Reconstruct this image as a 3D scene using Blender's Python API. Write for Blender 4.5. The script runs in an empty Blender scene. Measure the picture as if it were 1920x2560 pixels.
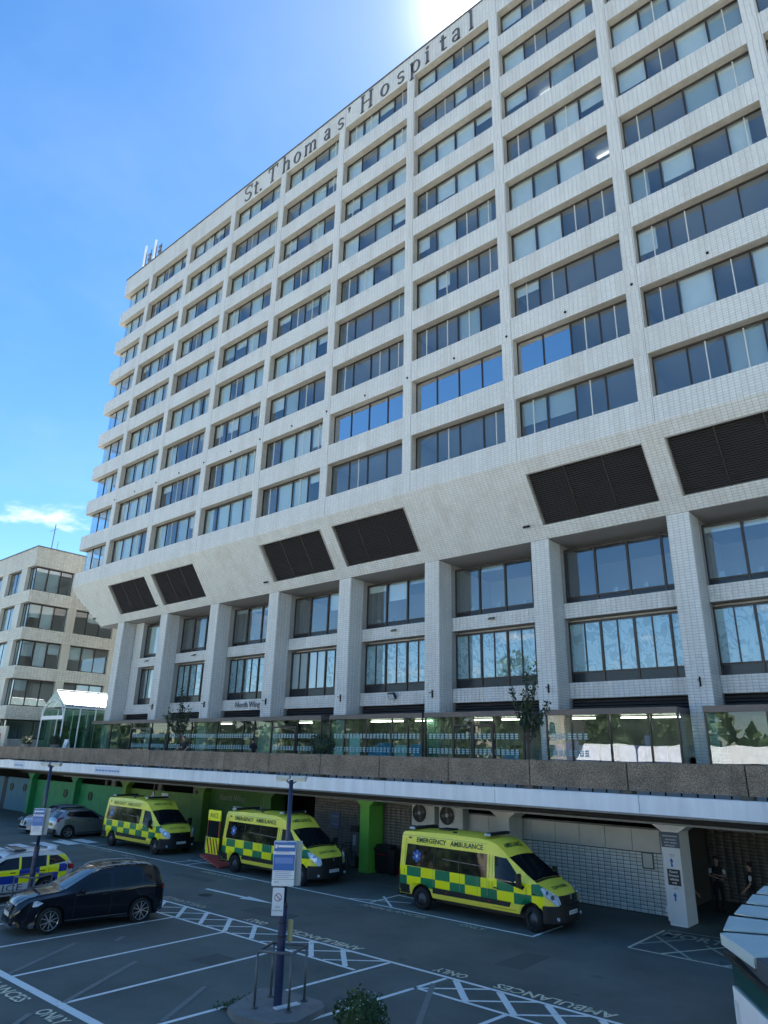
import bpy, math, random
import numpy as np
from mathutils import Vector, Matrix
random.seed(7); rng = np.random.default_rng(7)
SC = bpy.context.scene
COL = SC.collection
R_ = math.radians
# ------------------------------------------------------------------ camera
CAM = (57.045, -28.035, 5.054)
cam = bpy.data.cameras.new('camera'); camo = bpy.data.objects.new('camera', cam); COL.objects.link(camo)
rt = Vector((0.7577659, 0.65216203, 0.02180659)); up = Vector((0.20239653, -0.26667823, 0.9422942)); fw = Vector((-0.62034384, 0.70962484, 0.334075))
camo.matrix_world = Matrix(((rt.x, up.x, -fw.x, CAM[0]), (rt.y, up.y, -fw.y, CAM[1]), (rt.z, up.z, -fw.z, CAM[2]), (0, 0, 0, 1)))
cam.sensor_fit = 'HORIZONTAL'; cam.sensor_width = 36; cam.lens = 36 * 1704.9 / 1920
cam.clip_start = 0.1; cam.clip_end = 3000
SC.camera = camo
# ------------------------------------------------------------------ sky, sun, exposure
SUN_EL, SUN_AZ = 55.9, -30.0          # azimuth from +y towards +x
w = bpy.data.worlds.new('World'); SC.world = w; w.use_nodes = True
nt = w.node_tree; N = nt.nodes; L = nt.links
for n in list(N): N.remove(n)
def wn(t, **k):
    n = N.new(t)
    for a, b in k.items(): setattr(n, a, b)
    return n
sky = wn('ShaderNodeTexSky', sky_type='NISHITA', sun_disc=False, sun_elevation=R_(SUN_EL), sun_rotation=R_(SUN_AZ), air_density=1.0, dust_density=0.15, ozone_density=1.6, altitude=1500)
hs = wn('ShaderNodeHueSaturation'); hs.inputs['Saturation'].default_value = 1.26; hs.inputs['Value'].default_value = 1.0
L.new(sky.outputs[0], hs.inputs['Color'])
tc = wn('ShaderNodeTexCoord'); sx = wn('ShaderNodeSeparateXYZ'); L.new(tc.outputs['Generated'], sx.inputs[0])
zz = wn('ShaderNodeMath', operation='MAXIMUM'); zz.inputs[1].default_value = 0.02; L.new(sx.outputs['Z'], zz.inputs[0])
za = wn('ShaderNodeMath', operation='ADD'); za.inputs[1].default_value = 0.12; L.new(zz.outputs[0], za.inputs[0])
dx = wn('ShaderNodeMath', operation='DIVIDE'); dy = wn('ShaderNodeMath', operation='DIVIDE')
L.new(sx.outputs['X'], dx.inputs[0]); L.new(za.outputs[0], dx.inputs[1]); L.new(sx.outputs['Y'], dy.inputs[0]); L.new(za.outputs[0], dy.inputs[1])
cb = wn('ShaderNodeCombineXYZ'); L.new(dx.outputs[0], cb.inputs[0]); L.new(dy.outputs[0], cb.inputs[1])
# cumulus near the horizon
cn = wn('ShaderNodeTexNoise'); cn.inputs['Scale'].default_value = 2.3; cn.inputs['Detail'].default_value = 9; cn.inputs['Roughness'].default_value = 0.55
cmap = wn('ShaderNodeMapping'); cmap.inputs['Location'].default_value = (0.35, 0.6, 0.0); cmap.inputs['Scale'].default_value = (1, 1, 1); L.new(cb.outputs[0], cmap.inputs[0]); L.new(cmap.outputs[0], cn.inputs['Vector'])
cr = wn('ShaderNodeMapRange', interpolation_type='SMOOTHSTEP'); cr.inputs[1].default_value = 0.60; cr.inputs[2].default_value = 0.74; L.new(cn.outputs[0], cr.inputs[0])
zr1 = wn('ShaderNodeMapRange', interpolation_type='SMOOTHSTEP'); zr1.inputs[1].default_value = 0.325; zr1.inputs[2].default_value = 0.285; L.new(sx.outputs['Z'], zr1.inputs[0])
mm = wn('ShaderNodeMath', operation='MULTIPLY'); L.new(cr.outputs[0], mm.inputs[0]); L.new(zr1.outputs[0], mm.inputs[1])
# thin wisps
wnn = wn('ShaderNodeTexNoise'); wnn.inputs['Scale'].default_value = 0.9; wnn.inputs['Detail'].default_value = 6; wnn.inputs['Roughness'].default_value = 0.6; wnn.inputs['Distortion'].default_value = 0.15
L.new(cb.outputs[0], wnn.inputs['Vector'])
wr = wn('ShaderNodeMapRange', interpolation_type='SMOOTHSTEP'); wr.inputs[1].default_value = 0.48; wr.inputs[2].default_value = 0.8; wr.inputs[4].default_value = 0.10; L.new(wnn.outputs[0], wr.inputs[0])
mx0 = wn('ShaderNodeMath', operation='MAXIMUM'); L.new(mm.outputs[0], mx0.inputs[0]); L.new(wr.outputs[0], mx0.inputs[1])
# clouds take their light from the sky around them, brighter
cloudc = wn('ShaderNodeMixRGB', blend_type='MIX'); cloudc.inputs[2].default_value = (5.2, 5.6, 6.0, 1)
tint = wn('ShaderNodeMixRGB', blend_type='MULTIPLY'); tint.inputs[0].default_value = 1; tint.inputs[2].default_value = (1.0, .97, .92, 1); L.new(hs.outputs[0], tint.inputs[1])
# bright aureole round the sun
SDV = (math.sin(R_(SUN_AZ)) * math.cos(R_(SUN_EL)), math.cos(R_(SUN_AZ)) * math.cos(R_(SUN_EL)), math.sin(R_(SUN_EL)))
dt = wn('ShaderNodeVectorMath', operation='DOT_PRODUCT'); nm_ = wn('ShaderNodeVectorMath', operation='NORMALIZE'); L.new(tc.outputs['Generated'], nm_.inputs[0]); L.new(nm_.outputs[0], dt.inputs[0]); dt.inputs[1].default_value = SDV
dm = wn('ShaderNodeMath', operation='MAXIMUM'); dm.inputs[1].default_value = 0; L.new(dt.outputs['Value'], dm.inputs[0])
p1 = wn('ShaderNodeMath', operation='POWER'); p1.inputs[1].default_value = 520; L.new(dm.outputs[0], p1.inputs[0]); p2 = wn('ShaderNodeMath', operation='POWER'); p2.inputs[1].default_value = 40; L.new(dm.outputs[0], p2.inputs[0])
q1 = wn('ShaderNodeMath', operation='MULTIPLY_ADD'); q1.inputs[1].default_value = 9.0; L.new(p1.outputs[0], q1.inputs[0]); q2 = wn('ShaderNodeMath', operation='MULTIPLY'); q2.inputs[1].default_value = .9; L.new(p2.outputs[0], q2.inputs[0]); L.new(q2.outputs[0], q1.inputs[2])
au = wn('ShaderNodeVectorMath', operation='SCALE'); au.inputs[0].default_value = (1, .97, .9); L.new(q1.outputs[0], au.inputs['Scale'])
ad_ = wn('ShaderNodeVectorMath', operation='ADD'); L.new(tint.outputs[0], ad_.inputs[0]); L.new(au.outputs[0], ad_.inputs[1])
L.new(mx0.outputs[0], cloudc.inputs[0]); L.new(ad_.outputs[0], cloudc.inputs[1])
bg = wn('ShaderNodeBackground'); bg.inputs['Strength'].default_value = 0.050
L.new(cloudc.outputs[0], bg.inputs[0])
wo = wn('ShaderNodeOutputWorld'); L.new(bg.outputs[0], wo.inputs[0])
sl = bpy.data.lights.new('sun', 'SUN'); sl.energy = 5.0; sl.angle = R_(0.5); sl.color = (1, 0.955, 0.88)
slo = bpy.data.objects.new('sun', sl); COL.objects.link(slo); slo.location = (0, 0, 80)
sd = Vector((math.sin(R_(SUN_AZ)) * math.cos(R_(SUN_EL)), math.cos(R_(SUN_AZ)) * math.cos(R_(SUN_EL)), math.sin(R_(SUN_EL))))
slo.rotation_euler = sd.to_track_quat('Z', 'Y').to_euler()
vs = SC.view_settings; vs.view_transform = 'Standard'; vs.look = 'None'; vs.exposure = 2.5; vs.gamma = 1; vs.use_curve_mapping = False
SC.cycles.max_bounces = 8; SC.cycles.diffuse_bounces = 5; SC.cycles.glossy_bounces = 4; SC.cycles.transparent_max_bounces = 12
SC.cycles.use_denoising = True

# ------------------------------------------------------------------ materials
MATS = {}
def mat(name, col=(.5, .5, .5), rough=.6, metal=0, noise=0, nscale=8, bump=0, bscale=60, spec=.5, emit=None, es=1, coat=0, streak=0):
    if name in MATS: return MATS[name]
    m = bpy.data.materials.new(name); m.use_nodes = True; t = m.node_tree; b = t.nodes['Principled BSDF']
    b.inputs['Base Color'].default_value = (*col, 1); b.inputs['Roughness'].default_value = rough; b.inputs['Metallic'].default_value = metal
    b.inputs['Specular IOR Level'].default_value = spec
    if coat: b.inputs['Coat Weight'].default_value = coat; b.inputs['Coat Roughness'].default_value = 0.03
    if emit: b.inputs['Emission Color'].default_value = (*emit, 1); b.inputs['Emission Strength'].default_value = es
    if noise or bump or streak:
        tcn = t.nodes.new('ShaderNodeTexCoord')
    if noise or streak:
        n = t.nodes.new('ShaderNodeTexNoise'); n.inputs['Scale'].default_value = nscale; n.inputs['Detail'].default_value = 7; n.inputs['Roughness'].default_value = .65
        if streak:
            mp = t.nodes.new('ShaderNodeMapping'); mp.inputs['Scale'].default_value = (1, 1, streak); t.links.new(tcn.outputs['Object'], mp.inputs[0]); t.links.new(mp.outputs[0], n.inputs['Vector'])
        else: t.links.new(tcn.outputs['Object'], n.inputs['Vector'])
        mr = t.nodes.new('ShaderNodeMapRange'); mr.inputs[1].default_value = .3; mr.inputs[2].default_value = .7; mr.inputs[3].default_value = 1 - noise; mr.inputs[4].default_value = 1 + noise
        t.links.new(n.outputs[0], mr.inputs[0])
        v = t.nodes.new('ShaderNodeVectorMath'); v.operation = 'SCALE'; v.inputs[0].default_value = col; t.links.new(mr.outputs[0], v.inputs['Scale'])
        t.links.new(v.outputs[0], b.inputs['Base Color'])
    if bump:
        n2 = t.nodes.new('ShaderNodeTexNoise'); n2.inputs['Scale'].default_value = bscale; n2.inputs['Detail'].default_value = 4; t.links.new(tcn.outputs['Object'], n2.inputs['Vector'])
        bp = t.nodes.new('ShaderNodeBump'); bp.inputs['Strength'].default_value = bump; bp.inputs['Distance'].default_value = .02; t.links.new(n2.outputs[0], bp.inputs['Height']); t.links.new(bp.outputs[0], b.inputs['Normal'])
    MATS[name] = m; return m
def nodes_of(m): return m.node_tree, m.node_tree.nodes['Principled BSDF']
def tile_mat(name, col, rough=.32, var=.10, dirt=.18, dcol=(.30, .25, .20)):
    m = bpy.data.materials.new(name); m.use_nodes = True; t, b = nodes_of(m); nn = t.nodes.new; l = t.links.new
    at = nn('ShaderNodeAttribute'); at.attribute_name = 'tone'
    tcn = nn('ShaderNodeTexCoord'); n = nn('ShaderNodeTexNoise'); n.inputs['Scale'].default_value = .35; n.inputs['Detail'].default_value = 8; n.inputs['Roughness'].default_value = .7
    mp = nn('ShaderNodeMapping'); mp.inputs['Scale'].default_value = (3.2, 3.2, .3); l(tcn.outputs['Object'], mp.inputs[0]); l(mp.outputs[0], n.inputs['Vector'])
    mr = nn('ShaderNodeMapRange'); mr.inputs[1].default_value = .45; mr.inputs[2].default_value = .8; mr.inputs[4].default_value = dirt * 2; l(n.outputs[0], mr.inputs[0])
    mr2 = nn('ShaderNodeMapRange'); mr2.inputs[3].default_value = 1 - var; mr2.inputs[4].default_value = 1 + var * .6; l(at.outputs['Fac'], mr2.inputs[0])
    v = nn('ShaderNodeVectorMath'); v.operation = 'SCALE'; v.inputs[0].default_value = col; l(mr2.outputs[0], v.inputs['Scale'])
    mx = nn('ShaderNodeMixRGB'); mx.inputs[2].default_value = (*dcol, 1); l(mr.outputs[0], mx.inputs[0]); l(v.outputs[0], mx.inputs[1]); l(mx.outputs[0], b.inputs['Base Color'])
    b.inputs['Roughness'].default_value = rough; MATS[name] = m; return m
M_TILE = tile_mat('white_glazed_tile', (.615, .635, .635), var=.05, dirt=.22)
M_TILEB = tile_mat('brown_glazed_tile', (.17, .15, .135), dirt=.1)
M_TILEP = tile_mat('pale_wall_tile', (.74, .75, .71), dirt=.1)
M_GROUT = mat('grout', (.32, .31, .295), .9, noise=.15)
M_GROUTD = mat('dark_grout', (.07, .065, .06), .9)
M_REVEAL = mat('reveal_tile', (.40, .37, .32), .5, noise=.15, nscale=3)
M_FRAME = mat('bronze_frame', (.045, .035, .03), .4, metal=.3)
M_BRNFASC = mat('bronze_fascia', (.13, .105, .095), .45, metal=.2, noise=.1)
M_LFRAME = mat('pale_mullion', (.55, .55, .53), .5)
M_SLAT = mat('louvre_slat', (.075, .07, .075), .45, metal=.2)
M_BLACK = mat('black_void', (.006, .006, .007), .9)
M_DKPANEL = mat('dark_spandrel_glass', (.02, .022, .028), .18)
M_SOFFIT = mat('soffit', (.30, .29, .28), .8, noise=.08)
M_INT = mat('interior_wall', (.42, .42, .40), .9)
M_CEIL = mat('ceiling', (.6, .6, .58), .9)
M_FLOORI = mat('interior_floor', (.2, .19, .18), .8)
M_BLINDW = mat('white_blind', (.72, .74, .72), .85, noise=.04, nscale=3)
M_BLINDG = mat('grey_blind', (.42, .47, .46), .85)
M_CURT = mat('curtain', (.62, .68, .64), .9)
M_CONC = mat('concrete', (.20, .20, .19), .85, noise=.2, nscale=3, bump=.3, bscale=30)
M_ROOFC = mat('metal_coping', (.16, .15, .14), .5, metal=.5)
M_LETTER = mat('dark_letter', (.09, .09, .10), .5)
M_WHITE = mat('white_paint', (.80, .81, .82), .5, noise=.04, nscale=3)
M_SIGNW = mat('sign_white', (.66, .70, .72), .4)
M_BLUE = mat('sign_blue', (.005, .12, .40), .35)
M_LBLUE = mat('sign_light_blue', (.10, .22, .50), .35)
M_STEEL = mat('galvanised_steel', (.16, .17, .17), .5, metal=.6, noise=.2)
M_POLE = mat('blue_pole_paint', (.018, .030, .085), .4, noise=.15)
M_GREENW = mat('green_wall_paint', (.03, .30, .12), .55, noise=.12, nscale=2)
M_LIMEW = mat('lime_wall_paint', (.14, .27, .04), .55, noise=.12, nscale=2)
M_DGREENW = mat('moss_wall_paint', (.055, .14, .025), .6, noise=.12, nscale=2)
M_COLG = mat('column_green_paint', (.16, .50, .07), .5, noise=.08, nscale=2)
M_BLUEW = mat('teal_wall_paint', (.04, .19, .30), .55, noise=.12, nscale=2)
M_PANELW = mat('cream_panel', (.62, .61, .56), .6, noise=.06, nscale=2)
M_RUB = mat('black_plastic', (.012, .012, .013), .5)
M_TYRE = mat('tyre_rubber', (.012, .012, .012), .85)
M_RIM = mat('alloy_rim', (.5, .5, .52), .3, metal=.8)
M_RIMD = mat('steel_rim', (.10, .10, .105), .45, metal=.6)
M_CHROME = mat('chrome', (.7, .7, .7), .12, metal=1)
M_HLIGHT = mat('headlamp_glass', (.55, .60, .66), .08, spec=.8, coat=1, noise=.5, nscale=14)
M_RED = mat('red_plastic', (.32, .01, .01), .3)
M_REDP = mat('ramp_red', (.5, .08, .07), .6)
M_SKIN = mat('skin', (.42, .25, .18), .6)
M_HAIR = mat('dark_hair', (.02, .015, .012), .7)
M_SHIRT = mat('white_shirt', (.55, .57, .6), .8)
M_VEST = mat('black_vest', (.012, .013, .018), .8)
M_TROUS = mat('black_trousers', (.010, .010, .014), .85)
M_PLATE = mat('number_plate', (.7, .7, .66), .4)
M_PLATEY = mat('number_plate_yellow', (.6, .42, .05), .4)
M_LEAF = mat('leaf', (.045, .085, .022), .6, noise=.35, nscale=3)
M_LEAFD = mat('leaf_dark', (.022, .045, .02), .6, noise=.35, nscale=3)
M_BARK = mat('bark', (.07, .055, .045), .9)
M_CREAM = mat('cream_render', (.62, .56, .46), .8, noise=.08, nscale=1)
M_TUBE = mat('fluorescent_tube', (.9, .9, .9), .5, emit=(1, .97, .9), es=.3)
M_TUBES = mat('shop_light', (.9, .9, .9), .5, emit=(1, .95, .85), es=2.5)
M_YELLOW = mat('yellow_box', (.45, .40, .18), .5)
# exposed aggregate
def agg():
    m = bpy.data.materials.new('exposed_aggregate'); m.use_nodes = True; t, b = nodes_of(m); nn = t.nodes.new; l = t.links.new
    tcn = nn('ShaderNodeTexCoord'); vo = nn('ShaderNodeTexVoronoi'); vo.inputs['Scale'].default_value = 70; l(tcn.outputs['Object'], vo.inputs['Vector'])
    n = nn('ShaderNodeTexNoise'); n.inputs['Scale'].default_value = 1.3; n.inputs['Detail'].default_value = 8; l(tcn.outputs['Object'], n.inputs['Vector'])
    rp = nn('ShaderNodeValToRGB'); e = rp.color_ramp.elements; e[0].color = (.10, .075, .055, 1); e[1].color = (.50, .39, .28, 1); x = rp.color_ramp.elements.new(.55); x.color = (.26, .195, .14, 1)
    sp = nn('ShaderNodeSeparateXYZ'); l(vo.outputs['Color'], sp.inputs[0]); l(sp.outputs[0], rp.inputs[0])
    mr = nn('ShaderNodeMapRange'); mr.inputs[1].default_value = .3; mr.inputs[2].default_value = .75; mr.inputs[3].default_value = .65; mr.inputs[4].default_value = 1.25; l(n.outputs[0], mr.inputs[0])
    v = nn('ShaderNodeVectorMath'); v.operation = 'SCALE'; l(rp.outputs[0], v.inputs[0]); l(mr.outputs[0], v.inputs['Scale']); l(v.outputs[0], b.inputs['Base Color'])
    bp = nn('ShaderNodeBump'); bp.inputs['Strength'].default_value = .7; bp.inputs['Distance'].default_value = .02; l(vo.outputs['Distance'], bp.inputs['Height']); l(bp.outputs[0], b.inputs['Normal'])
    b.inputs['Roughness'].default_value = .85; return m
M_AGG = agg()
def asphalt():
    m = bpy.data.materials.new('asphalt'); m.use_nodes = True; t, b = nodes_of(m); nn = t.nodes.new; l = t.links.new
    tcn = nn('ShaderNodeTexCoord')
    n = nn('ShaderNodeTexNoise'); n.inputs['Scale'].default_value = .45; n.inputs['Detail'].default_value = 9; n.inputs['Roughness'].default_value = .62; l(tcn.outputs['Object'], n.inputs['Vector'])
    n2 = nn('ShaderNodeTexNoise'); n2.inputs['Scale'].default_value = 45; n2.inputs['Detail'].default_value = 5; l(tcn.outputs['Object'], n2.inputs['Vector'])
    mr = nn('ShaderNodeMapRange'); mr.inputs[1].default_value = .3; mr.inputs[2].default_value = .7; mr.inputs[3].default_value = .72; mr.inputs[4].default_value = 1.25; l(n.outputs[0], mr.inputs[0])
    mr2 = nn('ShaderNodeMapRange'); mr2.inputs[1].default_value = .25; mr2.inputs[2].default_value = .75; mr2.inputs[3].default_value = .6; mr2.inputs[4].default_value = 1.4; l(n2.outputs[0], mr2.inputs[0])
    # tyre darkened oil stains
    n3 = nn('ShaderNodeTexNoise'); n3.inputs['Scale'].default_value = .9; n3.inputs['Detail'].default_value = 3; l(tcn.outputs['Object'], n3.inputs['Vector'])
    mr3 = nn('ShaderNodeMapRange'); mr3.inputs[1].default_value = .66; mr3.inputs[2].default_value = .72; mr3.inputs[3].default_value = 1; mr3.inputs[4].default_value = .7; l(n3.outputs[0], mr3.inputs[0])
    a = nn('ShaderNodeMath'); a.operation = 'MULTIPLY'; l(mr.outputs[0], a.inputs[0]); l(mr2.outputs[0], a.inputs[1])
    a2 = nn('ShaderNodeMath'); a2.operation = 'MULTIPLY'; l(a.outputs[0], a2.inputs[0]); l(mr3.outputs[0], a2.inputs[1])
    v = nn('ShaderNodeVectorMath'); v.operation = 'SCALE'; v.inputs[0].default_value = (.115, .132, .118); l(a2.outputs[0], v.inputs['Scale']); l(v.outputs[0], b.inputs['Base Color'])
    bp = nn('ShaderNodeBump'); bp.inputs['Strength'].default_value = .5; bp.inputs['Distance'].default_value = .01; l(n2.outputs[0], bp.inputs['Height']); l(bp.outputs[0], b.inputs['Normal'])
    b.inputs['Roughness'].default_value = .8; return m
M_ASPH = asphalt()
def worn(name, col, wear=.5, ns=6):
    m = bpy.data.materials.new(name); m.use_nodes = True; t, b = nodes_of(m); nn = t.nodes.new; l = t.links.new
    tcn = nn('ShaderNodeTexCoord'); n = nn('ShaderNodeTexNoise'); n.inputs['Scale'].default_value = ns; n.inputs['Detail'].default_value = 9; n.inputs['Roughness'].default_value = .75; l(tcn.outputs['Object'], n.inputs['Vector'])
    mr = nn('ShaderNodeMapRange'); mr.inputs[1].default_value = wear + .16; mr.inputs[2].default_value = wear - .08; l(n.outputs[0], mr.inputs[0])
    b.inputs['Base Color'].default_value = (*col, 1); b.inputs['Roughness'].default_value = .75
    tr = nn('ShaderNodeBsdfTransparent'); mx = nn('ShaderNodeMixShader'); l(mr.outputs[0], mx.inputs[0]); l(tr.outputs[0], mx.inputs[1]); l(b.outputs[0], mx.inputs[2])
    l(mx.outputs[0], t.nodes['Material Output'].inputs[0]); return m
M_PAINT = worn('road_paint_white', (.82, .84, .80), .64)
M_PAINTO = worn('road_paint_faded', (.20, .215, .20), .62, 14)
M_PAINTY = worn('road_paint_cream', (.74, .70, .52), .60)
M_PAINTYO = worn('road_paint_cream_worn', (.44, .43, .35), .60)
def glass(name, tint=(.86, .91, .93), ior=1.5, rough=0.0, base=0.0, wav=.004):
    m = bpy.data.materials.new(name); m.use_nodes = True; t = m.node_tree; nn = t.nodes.new; l = t.links.new
    for n in list(t.nodes): t.nodes.remove(n)
    tr = nn('ShaderNodeBsdfTransparent'); tr.inputs[0].default_value = (*tint, 1)
    gl = nn('ShaderNodeBsdfGlossy'); gl.inputs['Roughness'].default_value = rough; gl.inputs[0].default_value = (.92, .96, 1, 1)
    fr = nn('ShaderNodeFresnel'); fr.inputs[0].default_value = ior
    if wav:
        tcn = nn('ShaderNodeTexCoord'); n = nn('ShaderNodeTexNoise'); n.inputs['Scale'].default_value = .8; n.inputs['Detail'].default_value = 1; l(tcn.outputs['Object'], n.inputs['Vector'])
        bp = nn('ShaderNodeBump'); bp.inputs['Strength'].default_value = wav; bp.inputs['Distance'].default_value = .5; l(n.outputs[0], bp.inputs['Height']); l(bp.outputs[0], gl.inputs['Normal'])
    ad = nn('ShaderNodeMath'); ad.operation = 'ADD'; ad.use_clamp = True; ad.inputs[1].default_value = base; l(fr.outputs[0], ad.inputs[0])
    ge = nn('ShaderNodeNewGeometry'); iv = nn('ShaderNodeMath'); iv.operation = 'SUBTRACT'; iv.inputs[0].default_value = 1; l(ge.outputs['Backfacing'], iv.inputs[1]); mu = nn('ShaderNodeMath'); mu.operation = 'MULTIPLY'; l(ad.outputs[0], mu.inputs[0]); l(iv.outputs[0], mu.inputs[1])
    mx = nn('ShaderNodeMixShader'); l(mu.outputs[0], mx.inputs[0]); l(tr.outputs[0], mx.inputs[1]); l(gl.outputs[0], mx.inputs[2])
    o = nn('ShaderNodeOutputMaterial'); l(mx.outputs[0], o.inputs[0]); MATS[name] = m; return m
M_GLASS = glass('window_glass', base=.17)
M_GLASSM = glass('mirror_film_glass', (.3, .35, .4), 1.8, base=.62, wav=0)
M_GLASSS = glass('shopfront_glass', (.78, .88, .83), 1.5, base=.05, wav=.006)
M_GLASSG = glass('green_canopy_glass', (.62, .80, .70), 1.5, base=.1)
M_CARGL = mat('car_glass', (.008, .009, .011), .04, spec=.45)
M_WSCR = mat('windscreen_glass', (.012, .015, .018), .03, spec=.8)
# frosted film with leaf pattern
def film():
    m = bpy.data.materials.new('leaf_pattern_film'); m.use_nodes = True; t, b = nodes_of(m); nn = t.nodes.new; l = t.links.new
    tcn = nn('ShaderNodeTexCoord'); mp = nn('ShaderNodeMapping'); mp.inputs['Scale'].default_value = (1.2, 1, .8); l(tcn.outputs['Object'], mp.inputs[0])
    n = nn('ShaderNodeTexNoise'); n.inputs['Scale'].default_value = 1.5; n.inputs['Detail'].default_value = 2; l(mp.outputs[0], n.inputs['Vector'])
    mx = nn('ShaderNodeMixRGB'); mx.inputs[0].default_value = .45; l(mp.outputs[0], mx.inputs[1]); l(n.outputs['Color'], mx.inputs[2])
    vo = nn('ShaderNodeTexVoronoi'); vo.feature = 'SMOOTH_F1'; vo.inputs['Scale'].default_value = 3.2; l(mx.outputs[0], vo.inputs['Vector'])
    wv = nn('ShaderNodeTexWave'); wv.inputs['Scale'].default_value = 2.4; wv.inputs['Distortion'].default_value = 9; wv.inputs['Detail'].default_value = 3; wv.inputs['Detail Scale'].default_value = 1.4; wv.bands_direction = 'DIAGONAL'; l(vo.outputs['Position'], wv.inputs['Vector'])
    ad = nn('ShaderNodeMath'); ad.operation = 'ADD'; l(wv.outputs[0], ad.inputs[0]); l(vo.outputs['Distance'], ad.inputs[1])
    rp = nn('ShaderNodeValToRGB'); rp.color_ramp.elements[0].position = .55; rp.color_ramp.elements[1].position = .95
    rp.color_ramp.elements[0].color = (.26, .40, .42, 1); rp.color_ramp.elements[1].color = (.52, .68, .70, 1)
    l(ad.outputs[0], rp.inputs[0]); l(rp.outputs[0], b.inputs['Base Color']); b.inputs['Roughness'].default_value = .5; return m
M_FILM = film()
def checker_mat(name, x0, z0, sx_, sz_, ca, cb, body, zlo, zhi, xlo, xhi, rough=.35, coat=.3):
    m = bpy.data.materials.new(name); m.use_nodes = True; t, b = nodes_of(m); nn = t.nodes.new; l = t.links.new
    tcn = nn('ShaderNodeTexCoord'); s = nn('ShaderNodeSeparateXYZ'); l(tcn.outputs['Object'], s.inputs[0])
    def op(o, a, bb=None):
        q = nn('ShaderNodeMath'); q.operation = o
        for i, v in enumerate((a, bb)):
            if v is None: continue
            if isinstance(v, (int, float)): q.inputs[i].default_value = v
            else: l(v, q.inputs[i])
        return q.outputs[0]
    fx = op('FLOOR', op('DIVIDE', op('SUBTRACT', s.outputs['X'], x0), sx_)); fz = op('FLOOR', op('DIVIDE', op('SUBTRACT', s.outputs['Z'], z0), sz_))
    par = op('ABSOLUTE', op('MODULO', op('ADD', fx, fz), 2.0))
    inz = op('MULTIPLY', op('GREATER_THAN', s.outputs['Z'], zlo), op('LESS_THAN', s.outputs['Z'], zhi))
    inx = op('MULTIPLY', op('GREATER_THAN', s.outputs['X'], xlo), op('LESS_THAN', s.outputs['X'], xhi))
    iny = op('GREATER_THAN', op('ABSOLUTE', s.outputs['Y']), .80)
    msk = op('MULTIPLY', op('MULTIPLY', inz, inx), iny)
    m1 = nn('ShaderNodeMixRGB'); m1.inputs[1].default_value = (*ca, 1); m1.inputs[2].default_value = (*cb, 1); l(par, m1.inputs[0])
    m2 = nn('ShaderNodeMixRGB'); m2.inputs[1].default_value = (*body, 1); l(msk, m2.inputs[0]); l(m1.outputs[0], m2.inputs[2]); l(m2.outputs[0], b.inputs['Base Color'])
    b.inputs['Roughness'].default_value = rough; b.inputs['Coat Weight'].default_value = coat; b.inputs['Coat Roughness'].default_value = .05
    return m
FLUO = (1.0, .95, .0); GRN = (.0, .20, .08); LIME = (1.0, .86, .09)
M_AMB = checker_mat('ambulance_livery', -.62 - .62 * 3, .70, .62, .305, GRN, FLUO, LIME, .70, 1.31, -2, 4.72)
M_POLICE = checker_mat('police_livery', -3.0, .58, .66, .25, (.01, .04, .30), FLUO, (.62, .63, .64), .58, 1.08, -1.2, 3.9)

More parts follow.
